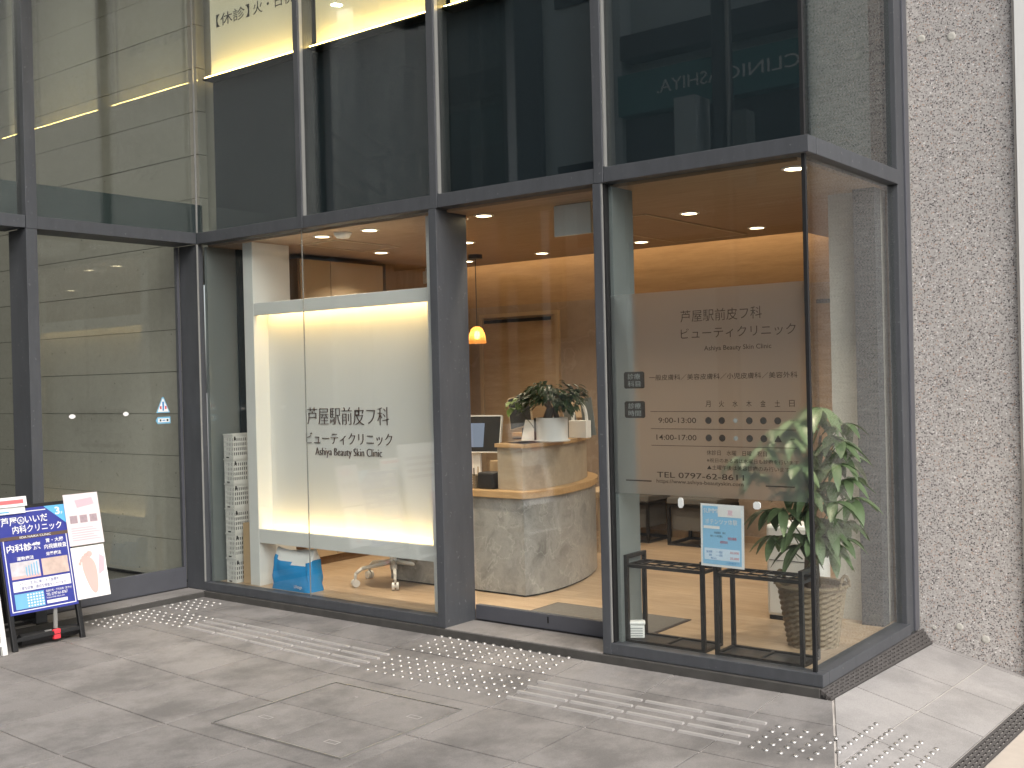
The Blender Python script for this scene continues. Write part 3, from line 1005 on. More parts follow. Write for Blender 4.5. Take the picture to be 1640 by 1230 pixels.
def lamp(parent, power, spread, size=0.085, col=(1.0, 0.83, 0.62)):
    l = bpy.data.lights.new('lamp', 'AREA')
    l.shape = 'DISK'
    l.size = size
    l.energy = power
    l.color = col
    l.spread = R(spread)
    o = bpy.data.objects.new('lamp', l)
    COL.objects.link(o)
    o.parent = parent
    o.location = (0, 0, -0.010)
r0 = d0 = None
for i, (x, y, lb) in enumerate(DL):
    t = thing('downlight', 'round warm ' + lb, 'light', (x, y, CE - 0.0005), 'ceiling downlights')
    lamp(t, 2.5 if i == 2 else 5.4, 125 if y > 0.4 else (50 if i == 2 else 100))
    if r0 is None:
        r0 = ring.build('trim_ring', 'white_plastic', t)
        d0 = disc.build('lens', 'downlight', t)
    else:
        for s in (r0, d0):
            c = s.copy()
            COL.objects.link(c)
            c.parent = t
for i, (x, y, lb) in enumerate(((-1.0, -1.9, 'nearest the inner corner pier'), (-2.6, -1.9, 'in the middle of the hall'), (-1.8, -3.0, 'deepest towards the street'))):  # out-of-view lamps added to brighten the hall concrete
    t = thing('added_hall_light', 'unseen added downlight on the tall hall ceiling, ' + lb, 'light', (x, y, 5.149), 'added hall lights')
    for s_ in (r0, d0):
        c = s_.copy()
        COL.objects.link(c)
        c.parent = t
    lamp(t, 16.0, 160, 0.1, (1.0, 0.95, 0.86))
def ceiling_panel(label, x0, x1, y0, y1):
    t = thing('access_panel', label, 'ceiling panel', ((x0 + x1) / 2, (y0 + y1) / 2, CE), 'ceiling access panels')
    a, b = (x1 - x0) / 2, (y1 - y0) / 2
    fm = MB()
    for q in ((-a, a, -b, -b + .02), (-a, a, b - .02, b), (-a, -a + .02, -b + .02, b - .02), (a - .02, a, -b + .02, b - .02)):
        fm.box(*q, -0.006, -0.0005)
    fm.build('rim', 'cabinet', t)
    MB().box(-a + .021, a - .021, -b + .021, b - .021, -0.003, -0.0005).build('panel', 'ceil_wood', t)
ceiling_panel('flush rectangular ceiling panel behind the lettered window', 2.36, 2.93, 0.99, 2.32)
ceiling_panel('flush ceiling panel above the white sign and cabinet', 0.52, 0.90, 0.45, 1.05)
sd = thing('smoke_detector', 'round white smoke detector between two downlights above the sign', 'smoke detector', (1.157, 0.25, CE))
MB().lathe([(0.055, 0.0), (0.055, -0.012), (0.04, -0.035), (0.0, -0.038)], 24).build('body', 'white_plastic', sd, smooth=True)
MB().lathe([(0.058, -0.0005), (0.058, -0.006), (0.0, -0.006)], 24).build('base', 'plaster', sd)
hb = thing('hanging_board', 'pale grey board hung from the ceiling inside the entrance door', 'board', (2.835, 0.36, 2.16))
MB().box(-0.12, 0.12, 0.0, 0.02, 0.0, 0.168).build('board', 'white', hb)
MB().box(0.121, 0.127, 0.0, 0.02, 0.0, 0.168).build('edge', 'cabinet', hb)
# exit-like sign tab on the ceiling
ct = thing('ceiling_tag', 'tiny white hanging tag on the ceiling above the sign beam', 'tag', (0.02, 2.28, 2.2))
MB().box(-0.03, 0.03, -0.008, 0.008, 0.0, 0.10).build('tag', 'white_plastic', ct)
MB().tube((0, 0, 0.10), (0, 0, 0.129), 0.004).build('stem', 'white_plastic', ct)

# pendant lamp
pdl = thing('pendant_lamp', 'small amber glass pendant lamp on a black cord over the counter', 'lamp', (0.905, 1.86, 0))
MB().lathe([(0.0, CE), (0.055, CE - 0.001), (0.055, CE - 0.03), (0.0, CE - 0.03)], 20).build('canopy', 'blackmetal', pdl)
MB().tube((0, 0, CE - 0.03), (0, 0, 1.79), 0.0035).build('cord', 'blackmetal', pdl)
m, n, o = newmat('amber_shade')
tr = n.nodes.new('ShaderNodeBsdfTranslucent'); tr.inputs[0].default_value = (0.85, 0.55, 0.28, 1)
tp = n.nodes.new('ShaderNodeBsdfTransparent'); tp.inputs[0].default_value = (0.9, 0.72, 0.5, 1)
gx = n.nodes.new('ShaderNodeMixShader'); gx.inputs[0].default_value = 0.45
n.links.new(tr.outputs[0], gx.inputs[1]); n.links.new(tp.outputs[0], gx.inputs[2]); n.links.new(gx.outputs[0], o.inputs[0])
MT['amber'] = m
MB().lathe([(0.022, 1.785), (0.045, 1.765), (0.060, 1.73), (0.067, 1.69), (0.069, 1.655), (0.066, 1.655), (0.057, 1.725), (0.042, 1.76), (0.02, 1.78)], 24).build('shade', 'amber', pdl, smooth=True)
MB().lathe([(0.0, 1.755), (0.018, 1.745), (0.024, 1.72), (0.018, 1.695), (0.0, 1.688)], 14).build('bulb', 'bulb', pdl, smooth=True)

# ------------------------------------------------------------------ white illuminated clinic sign in the left bay
sg = thing('illuminated_sign', 'white framed sign board with brown Japanese lettering and warm edge light', 'sign', (0, 0, 0))
SY = 0.12
MB().box(0.331, 0.427, SY, 0.44, F, CE).build('post', 'white', sg, bevel=0.002)
MB().box(1.976, 2.028, SY, 0.26, F, CE).build('post', 'white', sg, bevel=0.002)
MB().box(0.428, 1.975, SY + 0.001, 0.155, 1.842, 1.922).build('beam', 'white', sg, bevel=0.0015)
MB().box(0.428, 1.975, SY + 0.001, 0.155, 0.338, 0.428).build('beam', 'white', sg, bevel=0.0015)
MB().box(0.428, 1.975, 0.24, 0.26, 0.338, 1.922).build('sign_panel', 'white', sg)
MB().box(0.428, 1.975, 0.156, 0.239, 1.90, 1.921).build('top_cover', 'white', sg)
MB().box(0.428, 1.975, 0.156, 0.239, 0.339, 0.358).build('bottom_cover', 'white', sg)
MB().box(0.44, 1.965, 0.160, 0.168, 1.872, 1.880).build('led_strip', 'led', sg)
MB().box(0.44, 1.965, 0.160, 0.168, 0.388, 0.396).build('led_strip', 'led', sg)
TO = (0, 0.2385, 0)
text('芦屋駅前皮フ科', (0.80, 1.532, 1.118, 1.228), TO, FRONT, 'dark_text', sg, offset=-0.02, extrude=0.004)
text('ビューティクリニック', (0.783, 1.555, 0.992, 1.066), TO, FRONT, 'dark_text', sg, offset=-0.018, extrude=0.004)
text('Ashiya Beauty Skin Clinic', (0.868, 1.465, 0.906, 0.970), TO, FRONT, 'dark_text', sg, offset=-0.022, extrude=0.004)

# stacked crates behind the left bay
def crate():
    t = thing('storage_crate', '', 'crate', (0, 0, 0), 'white crates in the stack by the window')
    w, d, h = 0.098, 0.30, 0.158
    sh = MB()
    tk = 0.004
    def wall(axis, pos, a0, a1, ncol):
        # perforated wall made of strips: 4 rows of slots
        def q(u0, u1, z0, z1):
            if axis == 'y':
                sh.box(u0, u1, pos, pos + tk, z0, z1)
            else:
                sh.box(pos, pos + tk, u0, u1, z0, z1)
        rows = [0.022 + 0.032 * k for k in range(4)]
        q(a0, a1, 0.0, rows[0])
        for k, z in enumerate(rows):
            top = rows[k + 1] if k < 3 else h
            q(a0, a1, z + 0.021, top)
            pit = (a1 - a0) / ncol
            for c in range(ncol + 1):
                u0 = max(a0, a0 + c * pit - pit * 0.22)
                u1 = min(a1, a0 + c * pit + pit * 0.22)
                q(u0, u1, z, z + 0.021)
    wall('y', -0.0, 0.0, w, 6)
    wall('y', d - tk, 0.0, w, 6)
    wall('x', 0.0, tk, d - tk, 18)
    wall('x', w - tk, tk, d - tk, 18)
    sh.box(tk, w - tk, tk, d - tk, 0.0, 0.005)
    sh.build('basket', 'crate', t)
    rm = MB()
    for b in ((-0.004, w + 0.004, -0.004, 0.0, h, h + 0.008), (-0.004, w + 0.004, d, d + 0.004, h, h + 0.008), (-0.004, 0.0, 0, d, h, h + 0.008), (w, w + 0.004, 0, d, h, h + 0.008)):
        rm.box(*b)
    rm.build('rim', 'crate', t)
    MB().box(0.012, w - 0.012, 0.012, d - 0.012, 0.006, h - 0.012).build('shade_core', 'blackmetal', t)  # added dark box that makes the slots look shaded inside
    MB().box(0.03, 0.055, -0.005, -0.001, 0.006, 0.013).build('label_slot', 'black', t)
    MB().box(w - 0.001, w + 0.001, 0.01, 0.022, 0.125, 0.15).build('hinge_clip', 'black', t)
    return t
CX, CY = 0.107, 0.10
order = ['lowest crate of the white stack by the window, standing on the floor', 'second crate from the bottom of the white stack',
         'third crate from the bottom of the white stack', 'fourth crate from the bottom of the white stack',
         'fifth crate of the white stack, just under the topmost one', 'topmost crate of the white perforated stack']
c0 = crate()
for k in range(6):
    c = c0 if k == 0 else copy_tree(c0, (0, 0, 0))
    c.location = (CX, CY, F + 0.001 + 0.1675 * k)
    c['label'] = order[k]
def leaning(name, label, x0, x1, y0, z1, th, m, lean):
    o = MB().box(0, x1 - x0, 0, th, 0, z1 - F).build(name, m, bevel=0.001)
    o.location = (x0, y0, F + 0.002)
    o.rotation_euler = (R(-lean), 0, 0)
    return tag(o, label, 'cardboard')
leaning('cardboard_sheet', 'tall brown cardboard sheet leaning between the crates and the white post', 0.236, 0.326, 0.20, 0.68, 0.012, 'cardboard', 1.5)
leaning('paper_bag', 'folded tan paper bag standing beside the white post', 0.245, 0.325, 0.128, 0.455, 0.05, 'cardboard2', 1.0)
leaning('black_folder', 'thin black folder leaning against the white crates', 0.214, 0.235, 0.16, 0.44, 0.05, 'black', 1.0)

# blue bag under the sign
bag = thing('blue_bag', 'glossy blue and white plastic bag standing under the sign board', 'bag', (0.545, 0.10, F))
def bag_mesh():
    nx, nz = 14, 12
    Wd, Dp, H = 0.37, 0.15, 0.255
    b = MB()
    prof = []
    per = []
    N = 40
    for k in range(nz + 1):
        t = k / nz
        z = H * t
        wx = Wd * (1 - 0.05 * t)
        dy = Dp * (1 - 0.72 * t ** 2.2)
        for i in range(N):
            a = 2 * math.pi * i / N
            ca, sa = math.cos(a), math.sin(a)
            e = 0.32
            x = math.copysign(abs(ca) ** e, ca) * wx / 2
            y = math.copysign(abs(sa) ** e, sa) * dy / 2
            wr = 0.005 * math.sin(7 * a + 6 * t) * math.sin(3.1 * t) + 0.0022 * math.sin(17 * t + 3 * a)
            zz = z + (0.018 * math.sin(2 * a + 1) + 0.012 * (x / wx)) * t * t
            b.v.append((Wd / 2 + x + wr, 0.08 + y + wr, zz))
    for k in range(nz):
        for i in range(N):
            j = (i + 1) % N
            b.f.append((k * N + i, k * N + j, (k + 1) * N + j, (k + 1) * N + i))
            u = b.v[k * N + i][0] / Wd
            lim = 9.4 - 1.9 * math.sin(max(0, min(1, u)) * math.pi * 0.9)
            b.mi.append(1 if k >= lim else 0)
    b.f.append(tuple(range(nz * N, (nz + 1) * N)))
    b.mi.append(1)
    return b
MT['bag_blue'] = plain('blue_poly', (0.02, 0.26, 0.60), 0.25, var=0.1, bmp=0.0)
bag_mesh().build('sack', ['bag_blue', 'white_plastic'], bag, smooth=True)
text('Lilleage', (0.24, 0.315, 0.018, 0.045), (0, 0.0005, 0), FRONT, 'white_text', bag)

# office chair (its white five-star base shows under the sign)
oc = thing('office_chair', 'white five-star chair base on casters under the sign board', 'chair', (1.13, 0.66, F))
for k in range(5):
    a = R(28 + 72 * k)
    d = Vector((math.cos(a), math.sin(a), 0))
    MB().tube(d * 0.02 + Vector((0, 0, 0.14)), d * 0.22 + Vector((0, 0, 0.115)), 0.016, 0.012, 10).tube(d * 0.22 + Vector((0, 0, 0.115)), d * 0.262 + Vector((0, 0, 0.085)), 0.012, 0.010, 10).tube(d * 0.262 + Vector((0, 0, 0.088)), d * 0.265 + Vector((0, 0, 0.05)), 0.010, 0.008, 10).build('leg', 'white_plastic', oc, smooth=True)
    s = Vector((-d.y, d.x, 0))
    c = d * 0.265 + Vector((0, 0, 0.026))
    MB().tube(c - s * 0.022, c - s * 0.006, 0.025, seg=14).tube(c + s * 0.006, c + s * 0.022, 0.025, seg=14).tube(c - s * 0.006, c + s * 0.006, 0.012, seg=8).build('caster', 'white_plastic', oc)
MB().tube((0, 0, 0.09), (0, 0, 0.42), 0.024, seg=14).build('column', 'white_plastic', oc)
MB().lathe([(0.0, 0.42), (0.2, 0.425), (0.23, 0.45), (0.22, 0.48), (0.0, 0.49)], 24).build('seat', 'grey_fabric', oc, smooth=True)
MB().box(-0.2, 0.2, 0.2, 0.24, 0.6, 0.95).tube((0, 0.15, 0.43), (0, 0.22, 0.65), 0.015).build('backrest', 'grey_fabric', oc)

# ------------------------------------------------------------------ reception counter
cpts = [(1.05, 0.716), (2.181, 0.719), (2.212, 0.80), (2.226, 0.903), (2.228, 1.02), (2.208, 1.201), (2.165, 1.40), (2.101, 1.579), (2.02, 1.755), (1.90, 1.93), (1.72, 2.08), (1.5, 2.18), (1.25, 2.22)]
def smoothpts(p, it=2):
    for _ in range(it):
        q = [p[0]]
        for i in range(len(p) - 1):
            a, b = p[i], p[i + 1]
            q += [(a[0] * .75 + b[0] * .25, a[1] * .75 + b[1] * .25), (a[0] * .25 + b[0] * .75, a[1] * .25 + b[1] * .75)]
        q.append(p[-1])
        p = q
    return p
curve = smoothpts(cpts[1:])
def inset(pts, d):
    out = []
    for i, p in enumerate(pts):
        a = pts[max(0, i - 1)]
        b = pts[min(len(pts) - 1, i + 1)]
        t = Vector((b[0] - a[0], b[1] - a[1])).normalized()
        n = Vector((-t.y, t.x))
        out.append((p[0] + n.x * d, p[1] + n.y * d))
    return out
rc = thing('reception_counter', 'curved grey marble reception counter with wooden ledge behind the door', 'counter', (0, 0, 0))
def ribbon(outer, inner, z0, z1):
    b = MB()
    n = len(outer)
    b.v = [(x, y, z) for z in (z0, z1) for pts in (outer, inner) for x, y in pts]
    O0, I0, O1, I1 = 0, n, 2 * n, 3 * n
    for i in range(n - 1):
        b.f += [(O0 + i, O0 + i + 1, O1 + i + 1, O1 + i), (I0 + i + 1, I0 + i, I1 + i, I1 + i + 1), (O1 + i, O1 + i + 1, I1 + i + 1, I1 + i), (O0 + i + 1, O0 + i, I0 + i, I0 + i + 1)]
    b.f += [(O0, O1, I1, I0), (O0 + n - 1, I0 + n - 1, I1 + n - 1, O1 + n - 1)]
    b.mi = [0] * len(b.f)
    return b
MB().box(1.05, 2.178, 0.7185, 0.74, F + 0.012, 0.648).build('front_panel', 'counter_stone', rc)
ribbon(curve, inset(curve, 0.022), F + 0.012, 0.648).build('curved_panel', 'counter_stone', rc)
MB().box(1.06, 2.165, 0.735, 0.75, F, F + 0.013).build('plinth', 'black', rc)
ribbon(inset(curve, 0.012), inset(curve, 0.03), F, F + 0.013).build('plinth', 'black', rc)
MB().prism([(1.05, 0.699), (2.192, 0.699)] + inset(curve, -0.018)[1:] + [(1.05, 2.22)], 0.650, 0.692).build('ledge', 'counter_wood', rc, bevel=0.002)
rise = [(1.93, 0.79)] + [(2.13, 0.775)] + inset(curve, 0.055)[3:]
ribbon(rise, inset(rise, 0.02), 0.693, 0.955).build('riser_panel', wood_mat('riser_oak', (0.34, 0.285, 0.22), (0.42, 0.36, 0.28), (1, 6, 6), 2), rc)
top = [(1.92, 0.775), (2.145, 0.755)] + inset(curve, 0.035)[3:]
ribbon(top, inset(top, 0.30), 0.956, 0.980).build('upper_top', 'counter_wood', rc, bevel=0.002)

# things on the counter
def on(name, label, cat, loc, rz=0.0):
    return thing(name, label, cat, loc, None, rz)
mo = on('desk_monitor', 'black desk monitor with a grey window open, on the counter', 'monitor', (1.60, 1.0, 0.692), R(14))
sc_t = Matrix.Rotation(R(-12), 4, 'X')
def tilted(b, z0):
    b.v = [tuple((Matrix.Translation((0, 0, z0)) @ sc_t) @ Vector(v)) for v in b.v]
    return b
tilted(MB().box(-0.22, 0.15, 0.0, 0.02, 0.0, 0.235), 0.215).build('screen', 'black', mo)
bz = MB()
for b in ((-0.225, 0.155, -0.003, 0.022, -0.006, 0.0), (-0.225, 0.155, -0.003, 0.022, 0.235, 0.243), (0.15, 0.157, -0.003, 0.022, 0, 0.235)):
    bz.box(*b)
tilted(bz, 0.215).build('bezel', 'white_plastic', mo)
tilted(MB().box(-0.2, 0.035, -0.0025, -0.001, 0.03, 0.19), 0.215).build('screen_window', 'screen_grey', mo)
MB().box(-0.06, 0.0, 0.03, 0.05, 0.0, 0.25).build('stand', 'white_plastic', mo)
MB().box(-0.12, 0.06, 0.0, 0.14, 0.0, 0.012).build('foot', 'white_plastic', mo)
bb = on('card_terminal', 'black square payment terminal on the lower counter ledge', 'terminal', (1.86, 0.79, 0.692))
MB().box(-0.075, 0.055, -0.03, 0.09, 0.0, 0.105).build('body', 'blackmetal', bb, bevel=0.012)
MB().box(-0.062, 0.042, -0.032, -0.0305, 0.015, 0.088).build('screen', 'black', bb)
kb = on('wire_basket', 'low brown woven basket with pens left of the black terminal', 'basket', (1.71, 0.79, 0.692))
kbm = MB()
for k in range(5):
    kbm.box(-0.08, 0.06, -0.03, -0.025, 0.004 + 0.016 * k, 0.014 + 0.016 * k)
    kbm.box(-0.08, 0.06, 0.085, 0.09, 0.004 + 0.016 * k, 0.014 + 0.016 * k)
for k in range(12):
    kbm.box(-0.08 + 0.0122 * k, -0.076 + 0.0122 * k, -0.033, -0.0305, 0, 0.082)
kbm.box(-0.08, -0.075, -0.025, 0.085, 0, 0.08).box(0.055, 0.06, -0.025, 0.085, 0, 0.08).box(-0.075, 0.055, -0.024, 0.084, 0, 0.004)
kbm.build('weave', 'wicker', kb)
for k in range(4):
    MB().tube((-0.05 + 0.03 * k, 0.02, 0.01), (-0.07 + 0.035 * k, 0.03, 0.125 + 0.01 * (k % 2)), 0.004).build('pen', ['counter_wood', 'white_plastic', 'blackmetal', 'cardboard2'][k], kb)
bx = on('tissue_box', 'tan cardboard box behind the black terminal', 'box', (1.86, 0.96, 0.692))
MB().box(-0.10, 0.07, -0.04, 0.06, 0.0, 0.165).build('carton', 'cardboard2', bx, bevel=0.002)
MB().box(-0.02, 0.06, -0.042, -0.0405, 0.05, 0.12).build('label', 'white_text', bx)
tb = on('tilted_tablet', 'black tablet screen in a pale frame tilted on a stand', 'tablet', (1.79, 1.2, 0.982), R(6))
tt = Matrix.Translation((0, 0, 0.08)) @ Matrix.Rotation(R(14), 4, 'Y') @ Matrix.Rotation(R(-16), 4, 'X')
def tx(b, mtx):
    b.v = [tuple(mtx @ Vector(v)) for v in b.v]
    return b
tt = Matrix.Translation((0.02, 0, 0.075)) @ Matrix.Rotation(R(-14), 4, 'Y') @ Matrix.Rotation(R(-14), 4, 'X')
tx(MB().box(-0.09, 0.09, 0.0, 0.012, 0.0, 0.225), tt).build('frame', 'cabinet', tb, bevel=0.003)
tx(MB().box(-0.082, 0.082, -0.002, -0.0005, 0.008, 0.217), tt).build('screen', 'black', tb)
MB().tube((0, 0.06, 0.0), (0.01, 0.05, 0.15), 0.012).build('stand', 'blackmetal', tb)
MB().lathe([(0.0, 0.006), (0.07, 0.006), (0.072, 0.0), (0, 0)], 20, (0, 0.05)).build('foot', 'blackmetal', tb)
cd = on('leaflet_stand', 'pale leaflet stand leaning between tablet and white plant pot', 'stand', (1.985, 1.06, 0.982))
tx(MB().box(-0.07, 0.03, 0.0, 0.008, 0, 0.14), Matrix.Rotation(R(-20), 4, 'X')).build('leaflet', 'white_text', cd)
MB().box(0.035, 0.06, 0.0, 0.05, 0, 0.145).build('backing', 'blackmetal', cd)
wb = on('card_holder', 'white leaflet holder with a handle right of the potted tree', 'holder', (2.10, 1.42, 0.982), R(0))
MB().box(-0.04, 0.10, -0.03, 0.03, 0.0, 0.115).build('tray', 'white_plastic', wb, bevel=0.004)
hnd = MB()
for k in range(8):
    a0, a1 = math.pi * k / 8, math.pi * (k + 1) / 8
    hnd.tube((0.03 - 0.055 * math.cos(a0), 0, 0.115 + 0.115 * math.sin(a0)), (0.03 - 0.055 * math.cos(a1), 0, 0.115 + 0.115 * math.sin(a1)), 0.011)
hnd.build('handle', 'white_plastic', wb)
tx(MB().box(-0.09, 0.0, 0.035, 0.042, 0.0, 0.20), Matrix.Rotation(R(-12), 4, 'Y')).build('card', 'grey_panel', wb)
tx(MB().box(0.04, 0.13, 0.04, 0.047, 0.0, 0.25), Matrix.Rotation(R(-8), 4, 'Y')).build('card', 'grey_panel', wb)
sc2 = on('chair_back', 'pale wooden waiting chair backs behind the desk monitor', 'chair', (1.35, 2.75, F))
for x in (-0.30, 0.06):
    MB().box(x, x + 0.25, 0.0, 0.04, 1.0, 1.14).build('backrest', 'cabinet', sc2, bevel=0.012)
    MB().box(x, x + 0.25, 0.0, 0.04, 0.83, 0.92).build('backrest', 'cabinet', sc2, bevel=0.012)
    MB().box(x + 0.11, x + 0.14, 0.04, 0.06, 0.0, 1.1).build('post', 'cabinet', sc2)
    MB().box(x, x + 0.25, -0.4, 0.03, 0.42, 0.46).build('seat', 'cabinet', sc2)
    for lx in (x + 0.01, x + 0.22):
        MB().box(lx, lx + 0.025, -0.38, -0.355, 0.0, 0.42).build('leg', 'cabinet', sc2)

# bonsai ficus in a white pot
def leaf_blade(b, base, dirv, length, width, droop=0.25, mi=0, seg=4):
    d = Vector(dirv).normalized()
    side = d.cross(Vector((0, 0, 1)))
    if side.length < 1e-3:
        side = Vector((1, 0, 0))
    side.normalize()
    nrm = side.cross(d)
    base = Vector(base)
    i0 = len(b.v)
    for k in range(seg + 1):
        t = k / seg
        w = width * (math.sin(math.pi * min(1, (t * 0.93 + 0.05))) ** 0.8) / 2
        c = base + d * (length * t) - Vector((0, 0, 1)) * (droop * length * t * t)
        b.v += [tuple(c - side * w + nrm * w * 0.35), tuple(c), tuple(c + side * w + nrm * w * 0.35)]
    for k in range(seg):
        q = i0 + 3 * k
        b.f += [(q, q + 1, q + 4, q + 3), (q + 1, q + 2, q + 5, q + 4)]
        b.mi += [mi, mi]
fx = thing('bonsai_ficus', 'small dark green ficus tree in a white cylindrical pot on the counter', 'potted plant', (2.17, 1.05, 0.982))
MB().lathe([(0.0, 0.0), (0.112, 0.0), (0.116, 0.008), (0.10, 0.010), (0.10, 0.15), (0.09, 0.15), (0.09, 0.135), (0.0, 0.135)], 32).build('pot', 'white_plastic', fx)
tk = MB()
for a in (0, 70, 150, 215, 290):
    ca, sa = math.cos(R(a)), math.sin(R(a))
    tk.tube((0.045 * ca, 0.045 * sa, 0.13), (0.018 * ca, 0.018 * sa, 0.21), 0.018, 0.014, 7).tube((0.018 * ca, 0.018 * sa, 0.21), (0.09 * ca, 0.09 * sa, 0.29), 0.011, 0.004, 6)
tk.build('trunk', 'trunk', fx, smooth=True)
fl = MB()
rnd = random.Random(3)
for k in range(500):
    a = rnd.uniform(0, 2 * math.pi)
    rr = 0.215 * math.sqrt(rnd.random())
    z = 0.31 + rnd.uniform(-0.055, 0.055) - 0.9 * rr * rr + 0.03 * math.sin(a * 3)
    out = Vector((math.cos(a), math.sin(a), rnd.uniform(-0.6, 0.35)))
    leaf_blade(fl, (rr * math.cos(a), rr * 0.8 * math.sin(a), z), out, rnd.uniform(0.04, 0.065), rnd.uniform(0.022, 0.032), 0.4, 0, 3)
fl.build('foliage', 'leaf_dark', fx)
pt = MB()
for (x, y, z) in ((-0.30, -0.02, 0.25), (-0.32, 0.0, 0.21), (-0.26, 0.0, 0.22), (-0.28, 0.02, 0.27), (-0.27, 0.01, 0.24)):
    for q in range(2):
        leaf_blade(pt, (x, y, z), (rnd.uniform(-1, 1), -0.6, rnd.uniform(-0.6, 0.3)), 0.06, 0.045, 0.3)
pv = thing('pothos_sprig', 'bright green trailing sprig of leaves beside the potted ficus', 'plant', (2.17, 1.05, 0.982))
pt.build('leaves', 'leaf_light', pv)
MB().tube((-0.30, 0.0, 0.24), (-0.18, 0.03, 0.10), 0.002).tube((-0.18, 0.03, 0.10), (-0.10, 0.02, 0.0), 0.002).build('stem', 'leaf_dark', pv)

# ------------------------------------------------------------------ lobby
mt = thing('door_mat', 'grey door mat with dark edge just inside the entrance', 'mat', (2.875, 0.43, F))
MB().box(-0.42, 0.44, -0.125, 0.245, 0.0, 0.007).build('pile', 'mat', mt)
MB().box(-0.435, 0.455, -0.14, 0.26, 0.0, 0.0045).build('edge', 'mat_edge', mt)
def stool(label, loc, w):
    t = thing('stool', label, 'stool', loc, 'stools along the back wall')
    d = 0.34
    fr = 0.011
    legs = [(-w / 2, -d / 2), (w / 2, -d / 2), (-w / 2, d / 2), (w / 2, d / 2)]
    for x, y in legs:
        MB().box(x - fr, x + fr, y - fr, y + fr, 0.0, 0.32).build('leg', 'blackmetal', t)
    rg = MB()
    for z in (0.0, 0.30):
        rg.box(-w / 2 + fr, w / 2 - fr, -d / 2 - fr, -d / 2 + fr, z, z + 0.02).box(-w / 2 + fr, w / 2 - fr, d / 2 - fr, d / 2 + fr, z, z + 0.02)
        rg.box(-w / 2 - fr, -w / 2 + fr, -d / 2 + fr, d / 2 - fr, z, z + 0.02).box(w / 2 - fr, w / 2 + fr, -d / 2 + fr, d / 2 - fr, z, z + 0.02)
    rg.build('frame', 'blackmetal', t)
    MB().box(-w / 2 - 0.012, w / 2 + 0.012, -d / 2 - 0.012, d / 2 + 0.012, 0.321, 0.375).build('cushion', 'grey_fabric', t, bevel=0.012)
    MB().box(-w / 2 + 0.02, w / 2 - 0.02, -d / 2 + 0.02, d / 2 - 0.02, 0.12, 0.30).build('storage_bag', 'grey_fabric', t)
    return t
stool('grey stool with black wire frame next to the grey side panel', (1.50, 3.13, F), 0.42)
stool('grey stool with black wire frame behind the blue poster', (2.11, 3.13, F), 0.42)

# air purifier
ap = thing('air_purifier', 'white upright air purifier behind the wicker plant basket', 'air purifier', (3.80, 1.04, F), None, 0)
MB().box(-0.14, 0.14, -0.11, 0.11, 0.02, 0.515).build('body', 'white_plastic', ap, bevel=0.02)
MB().box(-0.13, 0.13, -0.10, 0.10, 0.0, 0.02).build('base', 'black', ap)
MB().box(-0.08, 0.12, -0.1135, -0.1105, 0.395, 0.42).build('vent', 'plaster', ap, bevel=0.001)
MB().box(-0.02, 0.02, -0.1145, -0.1105, 0.355, 0.367).build('display', 'black', ap)
MB().box(-0.12, 0.12, -0.1125, -0.1105, 0.322, 0.325).build('seam', 'black', ap)
MB().box(-0.05, -0.035, -0.1145, -0.1105, 0.17, 0.23).build('window', 'grey_panel', ap)

# pachira in wicker basket
pc = thing('pachira_plant', 'tall leafy money tree in a brown wicker basket inside the glass corner', 'potted plant', (4.09, 0.52, F))
bk = MB()
N, rows = 44, 22
for k in range(rows + 1):
    z = 0.29 * k / rows
    for i in range(N):
        a = 2 * math.pi * i / N
        r = 0.118 + 0.045 * (z / 0.29) + 0.0045 * (1 if (i // 2 + k) % 2 else -1)
        bk.v.append((r * math.cos(a), r * math.sin(a), z))
for k in range(rows):
    for i in range(N):
        j = (i + 1) % N
        bk.f.append((k * N + i, k * N + j, (k + 1) * N + j, (k + 1) * N + i))
        bk.mi.append(0)
bk.build('wicker_basket', 'wicker', pc)
MB().lathe([(0.171, 0.285), (0.175, 0.295), (0.168, 0.305), (0.155, 0.30), (0.15, 0.26), (0.0, 0.26)], 30).build('rim', 'wicker', pc)
MB().lathe([(0.148, 0.272), (0.08, 0.282), (0.0, 0.285)], 20).build('soil', 'trunk', pc)
hd = MB()
for s in (-1, 1):
    for k in range(6):
        a0, a1 = math.pi * k / 6, math.pi * (k + 1) / 6
        hd.tube((s * 0.165, 0.06 * math.cos(a0), 0.29 + 0.06 * math.sin(a0)), (s * 0.165, 0.06 * math.cos(a1), 0.29 + 0.06 * math.sin(a1)), 0.008)
hd.build('handle', 'wicker', pc)
tr2 = MB()
for (x, y) in ((-0.02, 0.0), (0.02, 0.015), (0.0, -0.02)):
    tr2.tube((x, y, 0.27), (x * 0.4, y * 0.4, 0.62), 0.022, 0.014, 8).tube((x * 0.4, y * 0.4, 0.62), (x * 2.4, y * 2.4, 1.02), 0.013, 0.007, 7)
tr2.build('trunk', 'trunk', pc, smooth=True)
rnd = random.Random(11)
